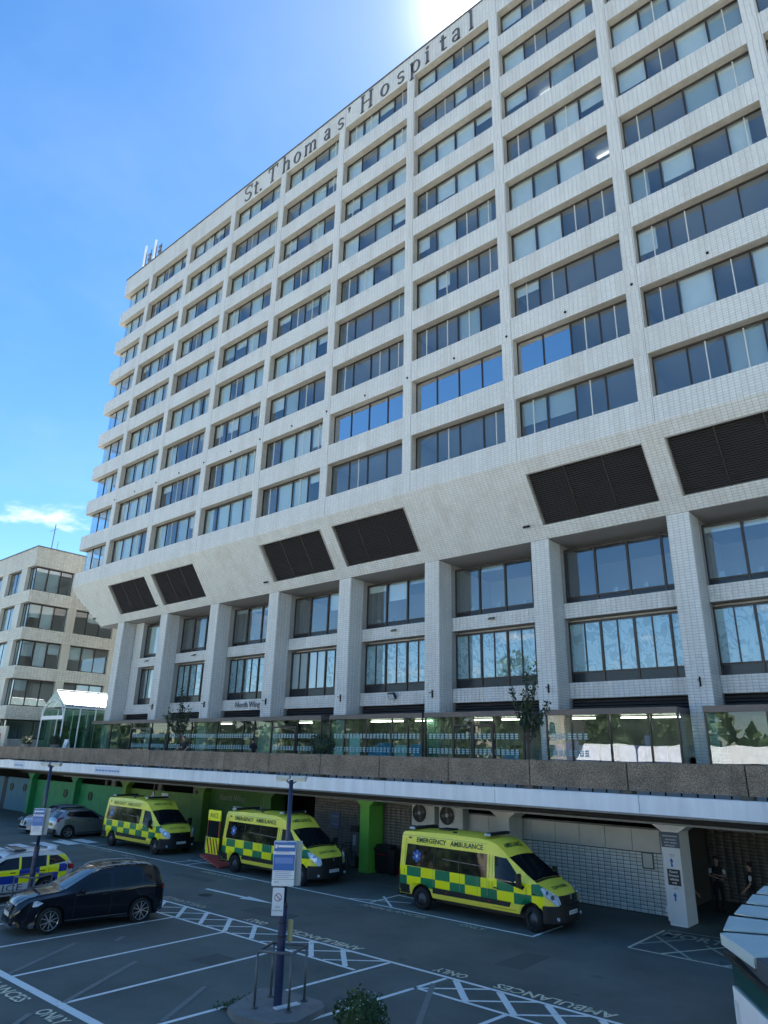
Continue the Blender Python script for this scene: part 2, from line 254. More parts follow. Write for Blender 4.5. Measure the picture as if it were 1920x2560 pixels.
# ------------------------------------------------------------------ helpers
def link(o, parent=None):
    COL.objects.link(o)
    if parent is not None: o.parent = parent
    return o
def thing(name, label, cat, loc=(0, 0, 0), rotz=0, group=None):
    o = bpy.data.objects.new(name, None); o.empty_display_size = .3; COL.objects.link(o)
    o.location = loc; o.rotation_euler = (0, 0, rotz); o['label'] = label; o['category'] = cat
    if group: o['group'] = group
    return o
def tag(o, label, cat, group=None):
    o['label'] = label; o['category'] = cat
    if group: o['group'] = group
    return o
class MB:
    def __init__(s): s.v = []; s.f = []; s.mi = []; s.cm = 0
    def quad(s, a, b, c, d): n = len(s.v); s.v += [a, b, c, d]; s.f.append((n, n + 1, n + 2, n + 3)); s.mi.append(s.cm); return s
    def poly(s, pts): n = len(s.v); s.v += list(pts); s.f.append(tuple(range(n, n + len(pts)))); s.mi.append(s.cm); return s
    def box(s, x0, x1, y0, y1, z0, z1):
        n = len(s.v); s.v += [(x0, y0, z0), (x1, y0, z0), (x1, y1, z0), (x0, y1, z0), (x0, y0, z1), (x1, y0, z1), (x1, y1, z1), (x0, y1, z1)]
        for q in ((0, 3, 2, 1), (4, 5, 6, 7), (0, 1, 5, 4), (1, 2, 6, 5), (2, 3, 7, 6), (3, 0, 4, 7)): s.f.append(tuple(n + i for i in q)); s.mi.append(s.cm)
        return s
    def obox(s, c, ax, ay, az):  # oriented box: centre and three half vectors
        c = np.array(c, float); ax, ay, az = map(lambda q: np.array(q, float), (ax, ay, az)); n = len(s.v)
        for k in (-1, 1):
            for i, j in ((-1, -1), (1, -1), (1, 1), (-1, 1)): s.v.append(tuple(c + i * ax + j * ay + k * az))
        for q in ((0, 3, 2, 1), (4, 5, 6, 7), (0, 1, 5, 4), (1, 2, 6, 5), (2, 3, 7, 6), (3, 0, 4, 7)): s.f.append(tuple(n + i for i in q)); s.mi.append(s.cm)
        return s
    def cyl(s, p0, p1, r0, r1=None, n=12, caps=True):
        r1 = r0 if r1 is None else r1; p0 = Vector(p0); p1 = Vector(p1); d = (p1 - p0).normalized(); a = d.orthogonal().normalized(); b = d.cross(a); k = len(s.v)
        for p, r in ((p0, r0), (p1, r1)):
            for i in range(n): t = 2 * math.pi * i / n; s.v.append(tuple(p + (a * math.cos(t) + b * math.sin(t)) * r))
        for i in range(n): j = (i + 1) % n; s.f.append((k + i, k + j, k + n + j, k + n + i)); s.mi.append(s.cm)
        if caps: s.f.append(tuple(k + i for i in range(n))[::-1]); s.mi.append(s.cm); s.f.append(tuple(k + n + i for i in range(n))); s.mi.append(s.cm)
        return s
    def prism(s, poly, axis, a, b):  # extrude 2-D polygon along axis 0/1/2
        def P(u, v, t): q = [u, v]; q.insert(axis, t); return tuple(q)
        n = len(s.v); m = len(poly)
        s.v += [P(u, v, a) for u, v in poly] + [P(u, v, b) for u, v in poly]
        s.f.append(tuple(range(n, n + m))[::-1]); s.mi.append(s.cm); s.f.append(tuple(range(n + m, n + 2 * m))); s.mi.append(s.cm)
        for i in range(m): j = (i + 1) % m; s.f.append((n + i, n + j, n + m + j, n + m + i)); s.mi.append(s.cm)
        return s
    def lathe(s, prof, n=28, c=(0, 0, 0), axis='y'):
        k = len(s.v)
        for r, h in prof:
            for i in range(n):
                t = 2 * math.pi * i / n; a, b = r * math.cos(t), r * math.sin(t)
                s.v.append((c[0] + a, c[1] + h, c[2] + b) if axis == 'y' else (c[0] + a, c[1] + b, c[2] + h))
        for q in range(len(prof) - 1):
            for i in range(n): j = (i + 1) % n; s.f.append((k + q * n + i, k + q * n + j, k + q * n + n + j, k + q * n + n + i)); s.mi.append(s.cm)
        return s
    def mesh(s, name):
        me = bpy.data.meshes.new(name); me.from_pydata(s.v, [], s.f)
        if any(s.mi): me.polygons.foreach_set('material_index', s.mi)
        return me
def fixn(me):
    import bmesh
    b = bmesh.new(); b.from_mesh(me); bmesh.ops.recalc_face_normals(b, faces=b.faces); b.to_mesh(me); b.free()
def obj(name, mb, m, parent=None, loc=None, smooth=False, local=False, bevel=0, label=None, fix=False):
    me = mb.mesh(name) if isinstance(mb, MB) else mb
    if len(me.materials) == 0:
        for q in (m if isinstance(m, (list, tuple)) else [m]): me.materials.append(q)
    if smooth: me.polygons.foreach_set('use_smooth', [True] * len(me.polygons))
    if fix: fixn(me)
    o = bpy.data.objects.new(name, me); link(o, parent)
    if loc is not None: o.location = loc
    elif parent is not None and not local:   # mesh is in world coordinates, parent chain only translates
        t = Vector((0, 0, 0)); q = parent
        while q is not None: t += Vector(q.location); q = q.parent
        o.location = -t
    if bevel:
        md = o.modifiers.new('bevel', 'BEVEL'); md.width = bevel; md.segments = 2; md.limit_method = 'ANGLE'
    if label: o['label'] = label
    return o
def structure(name, mb, m): o = obj(name, mb, m); o['kind'] = 'structure'; return o
# text meshes (made first, while the scene is empty)
TXT = {}
def text(s, size=1.0, ext=0.0, bold=0.0, spacing=1.0):
    k = (s, size, ext, bold, spacing)
    if k in TXT: return TXT[k]
    c = bpy.data.curves.new('t', 'FONT'); c.body = s; c.size = size; c.extrude = ext; c.offset = bold; c.space_character = spacing; c.resolution_u = 2
    c.align_x = 'CENTER'; c.align_y = 'CENTER'
    o = bpy.data.objects.new('t', c); COL.objects.link(o); dg = bpy.context.evaluated_depsgraph_get(); dg.update()
    me = bpy.data.meshes.new_from_object(o.evaluated_get(dg)); bpy.data.objects.remove(o); TXT[k] = me; return me
def put_text(name, s, size, m, parent, origin, U, V, sx=1, sy=1, ext=0, bold=0, local=True, spacing=1.0):
    """text centred at origin with reading direction U and up direction V (U mirrored gives mirror writing)"""
    me = text(s, size, ext, bold, spacing).copy(); U = Vector(U); V = Vector(V); n = U.cross(V)
    co = np.empty(len(me.vertices) * 3); me.vertices.foreach_get('co', co); co = co.reshape(-1, 3)
    A = np.array([U * sx, V * sy, n]); co = co @ A + np.array(origin); me.vertices.foreach_set('co', co.ravel()); me.materials.clear(); me.materials.append(m)
    return obj(name, me, m, parent, local=local)
for s_, a_ in (('EMERGENCY   AMBULANCE', (.25, 0, .006)), ('AMBULANCE', (.2, 0, .004)), ('AMBULANCES', (.5, 0, .004)), ('ONLY', (.5, 0, .004))): text(s_, *a_)

# tile cladding ------------------------------------------------------
class Tiles:
    def __init__(s): s.V = []; s.n = 0; s.tone = []
    def add(s, O, U, V, Nn, w, h, tw=.2455, th=.1227, gap=.014, rz=.005, keep=None):
        O, U, V, Nn = (np.array(q, float) for q in (O, U, V, Nn))
        nu = max(1, int(round(w / tw))); nv = max(1, int(round(h / th))); du = w / nu; dv = h / nv
        iu, iv = np.meshgrid(np.arange(nu), np.arange(nv), indexing='ij'); iu = iu.ravel(); iv = iv.ravel()
        uc = (iu + .5) * du; vc = (iv + .5) * dv
        if keep is not None: k = keep(uc, vc); uc = uc[k]; vc = vc[k]
        a = du / 2 - gap / 2; b = dv / 2 - gap / 2; e = .004
        cs = []
        for lv, (aa, bb) in ((0, (a, b)), (rz, (a - e, b - e))):
            for i, j in ((-1, -1), (1, -1), (1, 1), (-1, 1)):
                cs.append(O + np.outer(uc + i * aa, U) + np.outer(vc + j * bb, V) + Nn * lv)
        s.V.append(np.stack(cs, 1)); s.tone.append(rng.random(len(uc))); return s
    def build(s, name, m, parent, stuff=True):
        V = np.concatenate(s.V); n = len(V); tone = np.concatenate(s.tone)
        F = np.array([[4, 5, 6, 7], [0, 1, 5, 4], [1, 2, 6, 5], [2, 3, 7, 6], [3, 0, 4, 7]])
        fi = (np.arange(n)[:, None, None] * 8 + F[None]).reshape(-1)
        me = bpy.data.meshes.new(name); me.vertices.add(n * 8); me.vertices.foreach_set('co', V.reshape(-1)); me.loops.add(n * 20); me.loops.foreach_set('vertex_index', fi)
        me.polygons.add(n * 5); me.polygons.foreach_set('loop_start', np.arange(n * 5) * 4); me.polygons.foreach_set('loop_total', np.full(n * 5, 4))
        at = me.attributes.new('tone', 'FLOAT', 'FACE'); at.data.foreach_set('value', np.repeat(tone, 5)); me.update(); me.validate()
        me.materials.append(m); o = bpy.data.objects.new(name, me); link(o, parent)
        t = Vector((0, 0, 0)); q = parent
        while q is not None: t += Vector(q.location); q = q.parent
        o.location = -t
        if stuff: o['kind'] = 'stuff'
        return o
def tile_pieces(name, O, U, V, Nn, w, h, m, parent, limit=300, tw=.2455, th=.1227, gap=.016, order='v'):
    """individually built tiles sharing a few meshes"""
    nu = int(round(w / tw)); nv = int(round(h / th)); du = w / nu; dv = h / nv; ms = []
    O, U, V, Nn = (np.array(q, float) for q in (O, U, V, Nn))
    for q in range(4):
        T = Tiles(); T.add(-U * du / 2 - V * dv / 2, U, V, Nn, du, dv, du, dv, gap); T.tone = [np.array([q / 3.])]; o = T.build(name, m, parent, False); ms.append(o.data); bpy.data.objects.remove(o)
    t = Vector((0, 0, 0)); q = parent
    while q is not None: t += Vector(q.location); q = q.parent
    c = 0
    for i in range(nu):
        for j in range(nv):
            if c >= limit: return
            o = bpy.data.objects.new(name, random.choice(ms)); link(o, parent); o.location = Vector(O + U * du * (i + .5) + V * dv * (j + .5)) - t; c += 1
# ------------------------------------------------------------------ ground
structure('ground', MB().quad((-400, -500, -.01), (500, -500, -.01), (500, 500, -.01), (-400, 500, -.01)), mat('far_ground', (.10, .10, .09), .9, noise=.3, nscale=.2))
structure('car_park', MB().quad((-60, -34, 0), (110, -34, 0), (110, 8, 0), (-60, 8, 0)), M_ASPH)
structure('bounce_forecourt', MB().quad((-60, -90, .0), (110, -90, .0), (110, -34.002, .0), (-60, -34.002, .0)), mat('pale_bounce_ground', (.46, .46, .44), .85, noise=.15, nscale=1))  # unseen pale ground added behind the camera to bounce sunlight onto the facade
# ------------------------------------------------------------------ hospital block
P = 6.902; W = 6.2195; S = 3.6; Z1 = 20.32; HH = 2.245; XL = -5.8; XR = 61.8; NB = 9; ROOF = 53.5
colx = [-.34 + P * i for i in range(10)]
hosp = thing('hospital_building', 'tall white-tiled concrete hospital block with nine rows of windows and black roof lettering', 'building', (28, 3, 3.95))
def zs(r): return Z1 + (r - 1) * S
T = Tiles()
# spandrel bands (band 0 below row 1 .. band 9 = roof parapet)
for r in range(1, 11):
    if r == 1: z0, z1 = 19.05, Z1
    elif r == 10: z0, z1 = zs(9) + HH, ROOF
    else: z0, z1 = zs(r - 1) + HH, zs(r)
    obj('spandrel_band' if r < 10 else 'roof_parapet', MB().box(XL, XR + 6, 0, .52, z0, z1), M_GROUT, hosp)
    T.add((XL, 0, z0), (1, 0, 0), (0, 0, 1), (0, -1, 0), XR + 6 - XL, z1 - z0)
    T.add((XL, .52, z0), (0, -1, 0), (0, 0, 1), (-1, 0, 0), .52, z1 - z0)
    # end return of the band
    obj('end_band', MB().box(XL, XL + .5, .52, 14, z0, z1), M_GROUT, hosp)
    T.add((XL, 14, z0), (0, -1, 0), (0, 0, 1), (-1, 0, 0), 13.48, z1 - z0)
    # tiled soffit lip under each band
    if r > 1: obj('reveal_soffit', MB().box(XL + .02, XR + 6, .02, .51, z0 - .012, z0 - .002), M_REVEAL, hosp)
for i, cx in enumerate(colx + [colx[-1] + P]):
    b = MB().box(cx - .34, cx + .34, .004, .50, 19.06, ROOF - .01); rv = MB().box(cx + .342, cx + .352, .012, .42, Z1 - .1, ROOF - .5)
    for r in range(1, 10): T.add((cx - .34, .004, zs(r)), (1, 0, 0), (0, 0, 1), (0, -1, 0), .68, HH)
    obj('pier', b, M_GROUT, hosp); obj('reveal_side', rv, M_REVEAL, hosp)
# expansion joints at each pier: thin dark line
for cx in colx: obj('movement_joint', MB().box(cx + .28, cx + .30, -.0095, -.0085, 19.06, ROOF), mat('joint_sealant', (.18, .17, .17), .8), hosp)
obj('roof_coping', MB().box(XL - .06, XR + 6, -.06, .7, ROOF, ROOF + .12), M_ROOFC, hosp)
# structure inside
ib = MB()
for r in range(1, 11):
    zc = (zs(r - 1) + HH if r > 1 else 19.3) + .03
    ib.box(XL + .6, XR + 6, .53, 15, zc, zc + .5)
obj('floor_slab', ib, M_CEIL, hosp)
ib = MB(); ib.box(XL + 3, XR + 6, 6, 6.2, 19.4, ROOF)
for cx in colx[0:]: ib.box(cx - .06, cx + .06, .56, 6, 19.9, ROOF - .1)
obj('inner_wall', ib, M_INT, hosp)
obj('roof_slab', MB().box(XL + .3, XR + 6, .5, 15, ROOF - .4, ROOF - .2), M_CONC, hosp)
# windows ------------------------------------------------------------
PW = W / 4
def frame_mesh():
    b = MB(); d0, d1 = .43, .52
    b.box(0, W, d0, d1, 0, .07); b.box(0, W, d0, d1, HH - .09, HH - .016)
    for k in range(5):
        x = k * PW; hw = .055 if k in (0, 4) else .04
        x0, x1 = max(0.0, x - hw), min(W, x + hw); b.box(x0, x1, d0, d1, .07, HH - .09)
    return b.mesh('window')
FM = frame_mesh(); FM.materials.append(M_FRAME)
def pane_mesh(mt, nm):
    b = MB().box(.045, PW - .045, .47, .482, .075, HH - .095); me = b.mesh(nm); me.materials.append(mt); return me
PMc = pane_mesh(M_GLASS, 'pane'); PMm = pane_mesh(M_GLASSM, 'pane')
def hang_mesh(mt, nm, pleat=False):
    b = MB(); n = 14 if pleat else 1; x0, x1 = .06, PW - .06
    for k in range(n):
        a = x0 + (x1 - x0) * k / n; c = x0 + (x1 - x0) * (k + 1) / n; ya = .62 + (.05 if pleat and k % 2 else 0); yb = .62 + (.05 if pleat and (k + 1) % 2 else 0)
        b.quad((a, ya, -1), (c, yb, -1), (c, yb, 0), (a, ya, 0))
    me = b.mesh(nm); me.materials.append(mt); return me
BMW = hang_mesh(M_BLINDW, 'blind'); BMG = hang_mesh(M_BLINDG, 'blind'); CMM = hang_mesh(M_CURT, 'curtain', True)
MLM = MB().box(PW / 2 - .022, PW / 2 + .022, .44, .50, .075, HH - .095).mesh('mullion'); MLM.materials.append(M_LFRAME)
TUBE = MB().box(.3, 1.5, 1.6, 1.75, 2.10, 2.16).mesh('ceiling_light'); TUBE.materials.append(M_TUBE)
def mirror_pane(b, r, k):
    return (r == 2 and ((b in (4, 5)) or (b == 6 and k < 2))) or (r == 3 and b == 99)
hosp_loc = Vector(hosp.location)
def win(b, r, x, npan=4):
    o = bpy.data.objects.new('window', FM); link(o, hosp); o.location = Vector((x, 0, zs(r))) - hosp_loc
    for k in range(npan):
        mir = mirror_pane(b, r, k)
        p_ = bpy.data.objects.new('pane', PMm if mir else PMc); link(p_, o); p_.location = (k * PW, 0, 0)
        if (random.random() < (.55 if r <= 3 else .35)) and not mir:
            q = bpy.data.objects.new('mullion', MLM); link(q, o); q.location = (k * PW, 0, 0)
        # blinds: closed ones more common high up, right-hand lower rows mostly clear
        pc = .74 if r >= 5 else (.5 if r == 4 else .25)
        if b <= 3: pc = .75
        u = random.random()
        if u < pc and not mir:
            full = random.random(); h = HH - .1 if full < .5 else (HH - .1) * random.choice((.25, .45, .6, .7))
            me = BMW if random.random() < .72 else BMG
            if b <= 3 and random.random() < .5: me = CMM; h = HH - .1
            q = bpy.data.objects.new('blind' if me is not CMM else 'curtain', me); link(q, o); q.location = (k * PW, 0, HH - .1); q.scale = (1 if random.random() < .8 else .6, 1, h)
        elif u > .965 and r >= 4:
            q = bpy.data.objects.new('ceiling_light', TUBE); link(q, o); q.location = (k * PW, 0, 0)
for b in range(NB):
    for r in range(1, 10): win(b, r, b * P)
# corner bay A (glass turns the corner)
for r in range(1, 10):
    z = zs(r); b = MB(); x0, x1 = XL + .55, -.68
    b.box(x0, x1, .43, .52, z, z + .07); b.box(x0, x1, .43, .52, z + HH - .09, z + HH - .016)
    xs_ = [x0 + .02, x0 + 1.35, x0 + 2.85, x1 - .04]
    for k, x in enumerate(xs_[1:]): b.box(x - .04, x + .04, .43, .52, z + .07, z + HH - .09)
    fo = obj('corner_window', b, M_FRAME, hosp)
    for k in range(3): obj('pane', MB().box(xs_[k] + .05, xs_[k + 1] - .05, .47, .482, z + .075, z + HH - .095), M_GLASS, fo)
    obj('pane', MB().box(x0, x0 + .012, .48, 6, z + .03, z + HH - .03), M_GLASS, fo)
    for k in range(3):
        if random.random() < .6: obj('curtain', MB().quad((xs_[k] + .1, .64, z + .1 + random.choice((0, 0, 1.0))), (xs_[k + 1] - .1, .64, z + .1), (xs_[k + 1] - .1, .64, z + HH - .1), (xs_[k] + .1, .64, z + HH - .1)), random.choice((M_CURT, M_BLINDW)), fo)
# drip holes / small vents on the band below row 3
for i in range(0, 9):
    for dx_ in (0, 3.45): obj('vent_outlet', MB().cyl((colx[i] + dx_, -.012, 26.5), (colx[i] + dx_, -.05, 26.5), .07, n=8), M_BLACK, hosp)
# chamfered storey with louvres ---------------------------------------
y0c, z0c, y1c, z1c = 0.0, 19.05, 2.4, 15.55
SLn = math.hypot(y1c - y0c, z0c - z1c); du_ = np.array([0, (y1c - y0c) / SLn, -(z0c - z1c) / SLn]); nrm = np.array([0, -(z0c - z1c) / SLn, -(y1c - y0c) / SLn])
def cp(x, s, d=0.0): return tuple(np.array([x, y0c, z0c]) + du_ * s + nrm * d)
s_top = (19.05 - 18.40) / (z0c - z1c) * SLn; s_bot = (19.05 - 16.13) / (z0c - z1c) * SLn
lou = [0, 1, 3, 4, 6, 7]; DEP = -.28
cw = MB(); xr = XR + 6
def chq(xa, xb, sa, sb): cw.quad(cp(xa, sb), cp(xb, sb), cp(xb, sa), cp(xa, sa))
cw.poly([cp(XL, 0), cp(XL, 1.2), cp(-4.0, SLn), cp(.08, SLn), cp(.08, 0)])
x = .08
for b in range(0, 10):
    xa = b * P + .16; xb = b * P + 5.98
    chq(x, xa, 0, SLn); chq(xa, xb, 0, s_top); chq(xa, xb, s_bot, SLn)
    if b not in lou: chq(xa, xb, s_top, s_bot)
    else:
        rr = MB()
        for (a_, sa, b_, sb) in ((xa, s_top, xb, s_top), (xb, s_top, xb, s_bot), (xb, s_bot, xa, s_bot), (xa, s_bot, xa, s_top)):
            rr.quad(cp(a_, sa), cp(b_, sb), cp(b_, sb, DEP), cp(a_, sa, DEP))
        obj('louvre_reveal', rr, M_REVEAL, hosp)
    x = xb
obj('chamfer_wall', cw, M_GROUT, hosp)
# end and underside closing faces
obj('chamfer_end', MB().poly([cp(XL, 0), cp(XL, 1.2), cp(-4.0, SLn), (-4.0, 14, 15.55), (XL, 14, 19.05)]).poly([(-4, 2.4, 15.55), (xr, 2.4, 15.55), (xr, 14, 15.55), (-4, 14, 15.55)]), M_SOFFIT, hosp)
def keepc(uc, vc):  # uc along x from XL, vc along slope from bottom
    xx = XL + uc; s_ = SLn - vc; k = np.ones(len(uc), bool)
    for b in lou: k &= ~((xx > b * P + .16 - .05) & (xx < b * P + 5.98 + .05) & (s_ > s_top - .03) & (s_ < s_bot + .03))
    lim = np.where(s_ > 1.2, XL + (s_ - 1.2) / (SLn - 1.2) * 1.8, XL); k &= xx > lim + .1
    return k
T.add(cp(XL, SLn), (1, 0, 0), tuple(-du_), tuple(nrm), xr - XL, SLn, keep=keepc)
for b in lou:
    xa, xb = b * P + .17, b * P + 5.97
    lv = obj('louvre', MB().quad(cp(xa, s_bot, DEP), cp(xb, s_bot, DEP), cp(xb, s_top, DEP), cp(xa, s_top, DEP)), M_BLACK, hosp)
    n = 26; ms = MB()
    p0 = np.array(cp(0, 0)) * 0
    a_ = du_ * .020 + nrm * .052; c_ = nrm * .004 - du_ * .004
    ms.obox((0, 0, 0), ((xb - xa) / 2, 0, 0), a_, c_); sm = ms.mesh('slat'); sm.materials.append(M_SLAT)
    for k in range(n):
        o = bpy.data.objects.new('slat', sm); link(o, lv); s_ = s_top + (k + .6) * (s_bot - s_top) / n
        o.location = Vector(cp((xa + xb) / 2, s_, DEP + .07))
    for k in range(1, 3):
        ps = MB(); x_ = xa + (xb - xa) * k / 3; ps.quad(cp(x_ - .03, s_bot, DEP + .15), cp(x_ + .03, s_bot, DEP + .15), cp(x_ + .03, s_top, DEP + .15), cp(x_ - .03, s_top, DEP + .15))
        obj('louvre_post', ps, M_FRAME, lv)
# small lamps below the louvres
for b in (-.6, .9, 2.92, 5.9):
    x_ = b * P; q = MB().obox(cp(x_, 3.35, .18), (.17, 0, 0), tuple(du_ * .05), tuple(nrm * .06)); q.cyl(cp(x_, 3.35, .0), cp(x_, 3.35, .16), .03, n=6); obj('bulkhead_lamp', q, M_BLACK, hosp)
# columns --------------------------------------------------------------
for i, cx in enumerate(colx):
    co = obj('column', MB().box(cx - .5, cx + .5, 2.41, 5.0, 3.95, 15.548), M_GROUT, hosp)
    if i == 8:
        tile_pieces('tile', (cx - .5, 2.41, 8.6), (1, 0, 0), (0, 0, 1), (0, -1, 0), 1.0, 6.94, M_TILE, hosp, 228)
        T.add((cx - .5, 2.41, 3.95), (1, 0, 0), (0, 0, 1), (0, -1, 0), 1.0, 4.65)
    else: T.add((cx - .5, 2.41, 3.95), (1, 0, 0), (0, 0, 1), (0, -1, 0), 1.0, 11.59)
    T.add((cx + .5, 2.41, 3.95), (0, 1, 0), (0, 0, 1), (1, 0, 0), 1.22, 11.59)
    T.add((cx - .5, 3.63, 3.95), (0, -1, 0), (0, 0, 1), (-1, 0, 0), 1.22, 11.59)
# recessed storeys -----------------------------------------------------
SP = ((11.64, 12.40), (7.75, 8.50))
for i in range(0, 9):
    a, c = colx[i] + .505, colx[i + 1] - .505
    for z0, z1 in SP:
        obj('spandrel_band', MB().box(a, c, 3.63, 4.35, z0, z1), M_GROUT, hosp); T.add((a, 3.63, z0), (1, 0, 0), (0, 0, 1), (0, -1, 0), c - a, z1 - z0)
    wl = a
    if i == 0:
        obj('side_wall', MB().box(a, a + 1.3, 3.64, 4.3, 8.5, 11.63).box(a, a + 1.3, 3.64, 4.3, 12.41, 15.54), M_GROUT, hosp); T.add((a, 3.64, 8.5), (1, 0, 0), (0, 0, 1), (0, -1, 0), 1.3, 3.13); T.add((a, 3.64, 12.41), (1, 0, 0), (0, 0, 1), (0, -1, 0), 1.3, 3.13); wl = a + 1.3
    # upper window
    for lev, (z0, z1) in enumerate(((8.50, 11.50), (12.40, 15.30))):
        b = MB(); y0, y1 = 4.0, 4.09; zb = z0 + (.50 if lev == 0 else .32)
        b.box(wl, c, y0, y1, z0, z0 + .05); b.box(wl, c, y0, y1, zb - .03, zb + .05); b.box(wl, c, y0, y1, z1 - .1, z1)
        ms = [m_ for m_ in (a + 1.68, a + 3.35, a + 5.03) if m_ > wl + .4]; ed = [wl] + ms + [c]
        for m_ in ms: b.box(m_ - .05, m_ + .05, y0 - .03, y1, z0 + .05, z1 - .1)
        b.box(wl, wl + .06, y0, y1, z0 + .05, z1 - .1); b.box(c - .06, c, y0, y1, z0 + .05, z1 - .1)
        if lev == 0:
            for e0, e1 in zip(ed[:-1], ed[1:]):
                if e1 - e0 > 1.3: b.box((e0 + e1) / 2 - .025, (e0 + e1) / 2 + .025, y0, y1, zb + .05, z1 - .1)
        fo = obj('window', b, M_FRAME, hosp)
        obj('sill_panel', MB().box(wl + .06, c - .06, 4.03, 4.06, z0 + .05, zb - .03), M_DKPANEL, fo)
        for k, (e0, e1) in enumerate(zip(ed[:-1], ed[1:])):
            obj('pane', MB().box(e0 + .05, e1 - .05, 4.045, 4.057, zb + .05, z1 - .1), M_GLASS, fo)
            if lev == 0 and i in (1, 2, 3, 4, 5, 6, 7):
                if i == 3 and k < 2: obj('blind', MB().quad((e0 + .05, 4.16, zb), (e1 - .05, 4.16, zb), (e1 - .05, 4.16, z1 - .1), (e0 + .05, 4.16, z1 - .1)), M_BLINDW, fo)
                elif i < 8: obj('window_film', MB().quad((e0 + .05, 4.10, zb + .05), (e1 - .05, 4.10, zb + .05), (e1 - .05, 4.10, z1 - .12), (e0 + .05, 4.10, z1 - .12)), M_FILM, fo)
            elif i == 0: obj('curtain', MB().quad((e0 + .2, 4.3, zb), (e1 - .3, 4.3, zb), (e1 - .3, 4.3, z1 - .1), (e0 + .2, 4.3, z1 - .1)), M_CURT, fo)
            elif random.random() < .7 and not (i == 6 and k < 2):
                hh_ = random.choice((.35, .35, .5, 1.2)); obj('blind', MB().quad((e0 + .06, 4.2, z1 - hh_), (e1 - .06, 4.2, z1 - hh_), (e1 - .06, 4.2, z1 - .1), (e0 + .06, 4.2, z1 - .1)), random.choice((M_BLINDW, M_BLINDG)), fo)
            if i == 6 and lev == 1 and k == 0: obj('dark_panel', MB().quad((e0 + .05, 4.12, zb), (e1 - .05, 4.12, zb), (e1 - .05, 4.12, z1 - .1), (e0 + .05, 4.12, z1 - .1)), M_BLACK, fo)
    # louvre grille over the shopfront
    g = obj('grille', MB().box(a, c, 3.95, 4.0, 7.1, 7.75), M_BLACK, hosp)
    for k in range(4): obj('slat', MB().obox(((a + c) / 2, 3.86, 7.20 + .14 * k), ((c - a) / 2, 0, 0), (0, .05, .045), (0, .006, -.006)), M_SLAT, g)
    # lamps on the spandrels
    if i in (0, 1, 4, 5): obj('bulkhead_lamp', MB().obox((colx[i] + 3.2, 3.50, 12.10), (.16, 0, 0), (0, .10, .05), (0, -.02, .04)), M_STEEL, hosp)
    if i > 0: obj('sign_bracket', MB().box(colx[i] + .05, colx[i] + .09, 2.30, 2.39, 7.95, 8.35).box(colx[i] + .06, colx[i] + .08, 2.05, 2.31, 8.18, 8.21), M_BLACK, hosp)
fl = obj('floodlight', MB().obox((30.5, 3.40, 8.25), (.26, 0, 0), (0, .05, .05), (0, -.10, .15)), M_RUB, hosp, bevel=.02)
obj('lens', MB().obox((30.5, 3.33, 8.21), (.20, 0, 0), (0, .01, .01), (0, -.08, .12)), M_HLIGHT, fl)
obj('rear_wall', MB().box(XL + 2.2, xr, 8.5, 8.7, 3.95, 15.5), M_INT, hosp)
ib = MB()
for z_ in (11.55, 7.7): ib.box(.2, xr, 4.36, 8.5, z_, z_ + .7)
for cx in colx: ib.box(cx - .1, cx + .1, 5.02, 8.5, 8.4, 11.5).box(cx - .1, cx + .1, 5.02, 8.5, 12.3, 15.5)
obj('inner_floor', ib, M_CEIL, hosp)
# clutter on the inner sills
cl = MB()
for i in range(1, 9):
    for k in range(7):
        x_ = colx[i] + .8 + random.random() * 5; s_ = .08 + random.random() * .16; cl.box(x_, x_ + s_, 4.5, 4.7, 12.75, 12.75 + s_ * 1.8)
o = obj('sill_clutter', cl, M_BLINDG, hosp); o['kind'] = 'stuff'
T.build('tile_cladding', M_TILE, hosp)
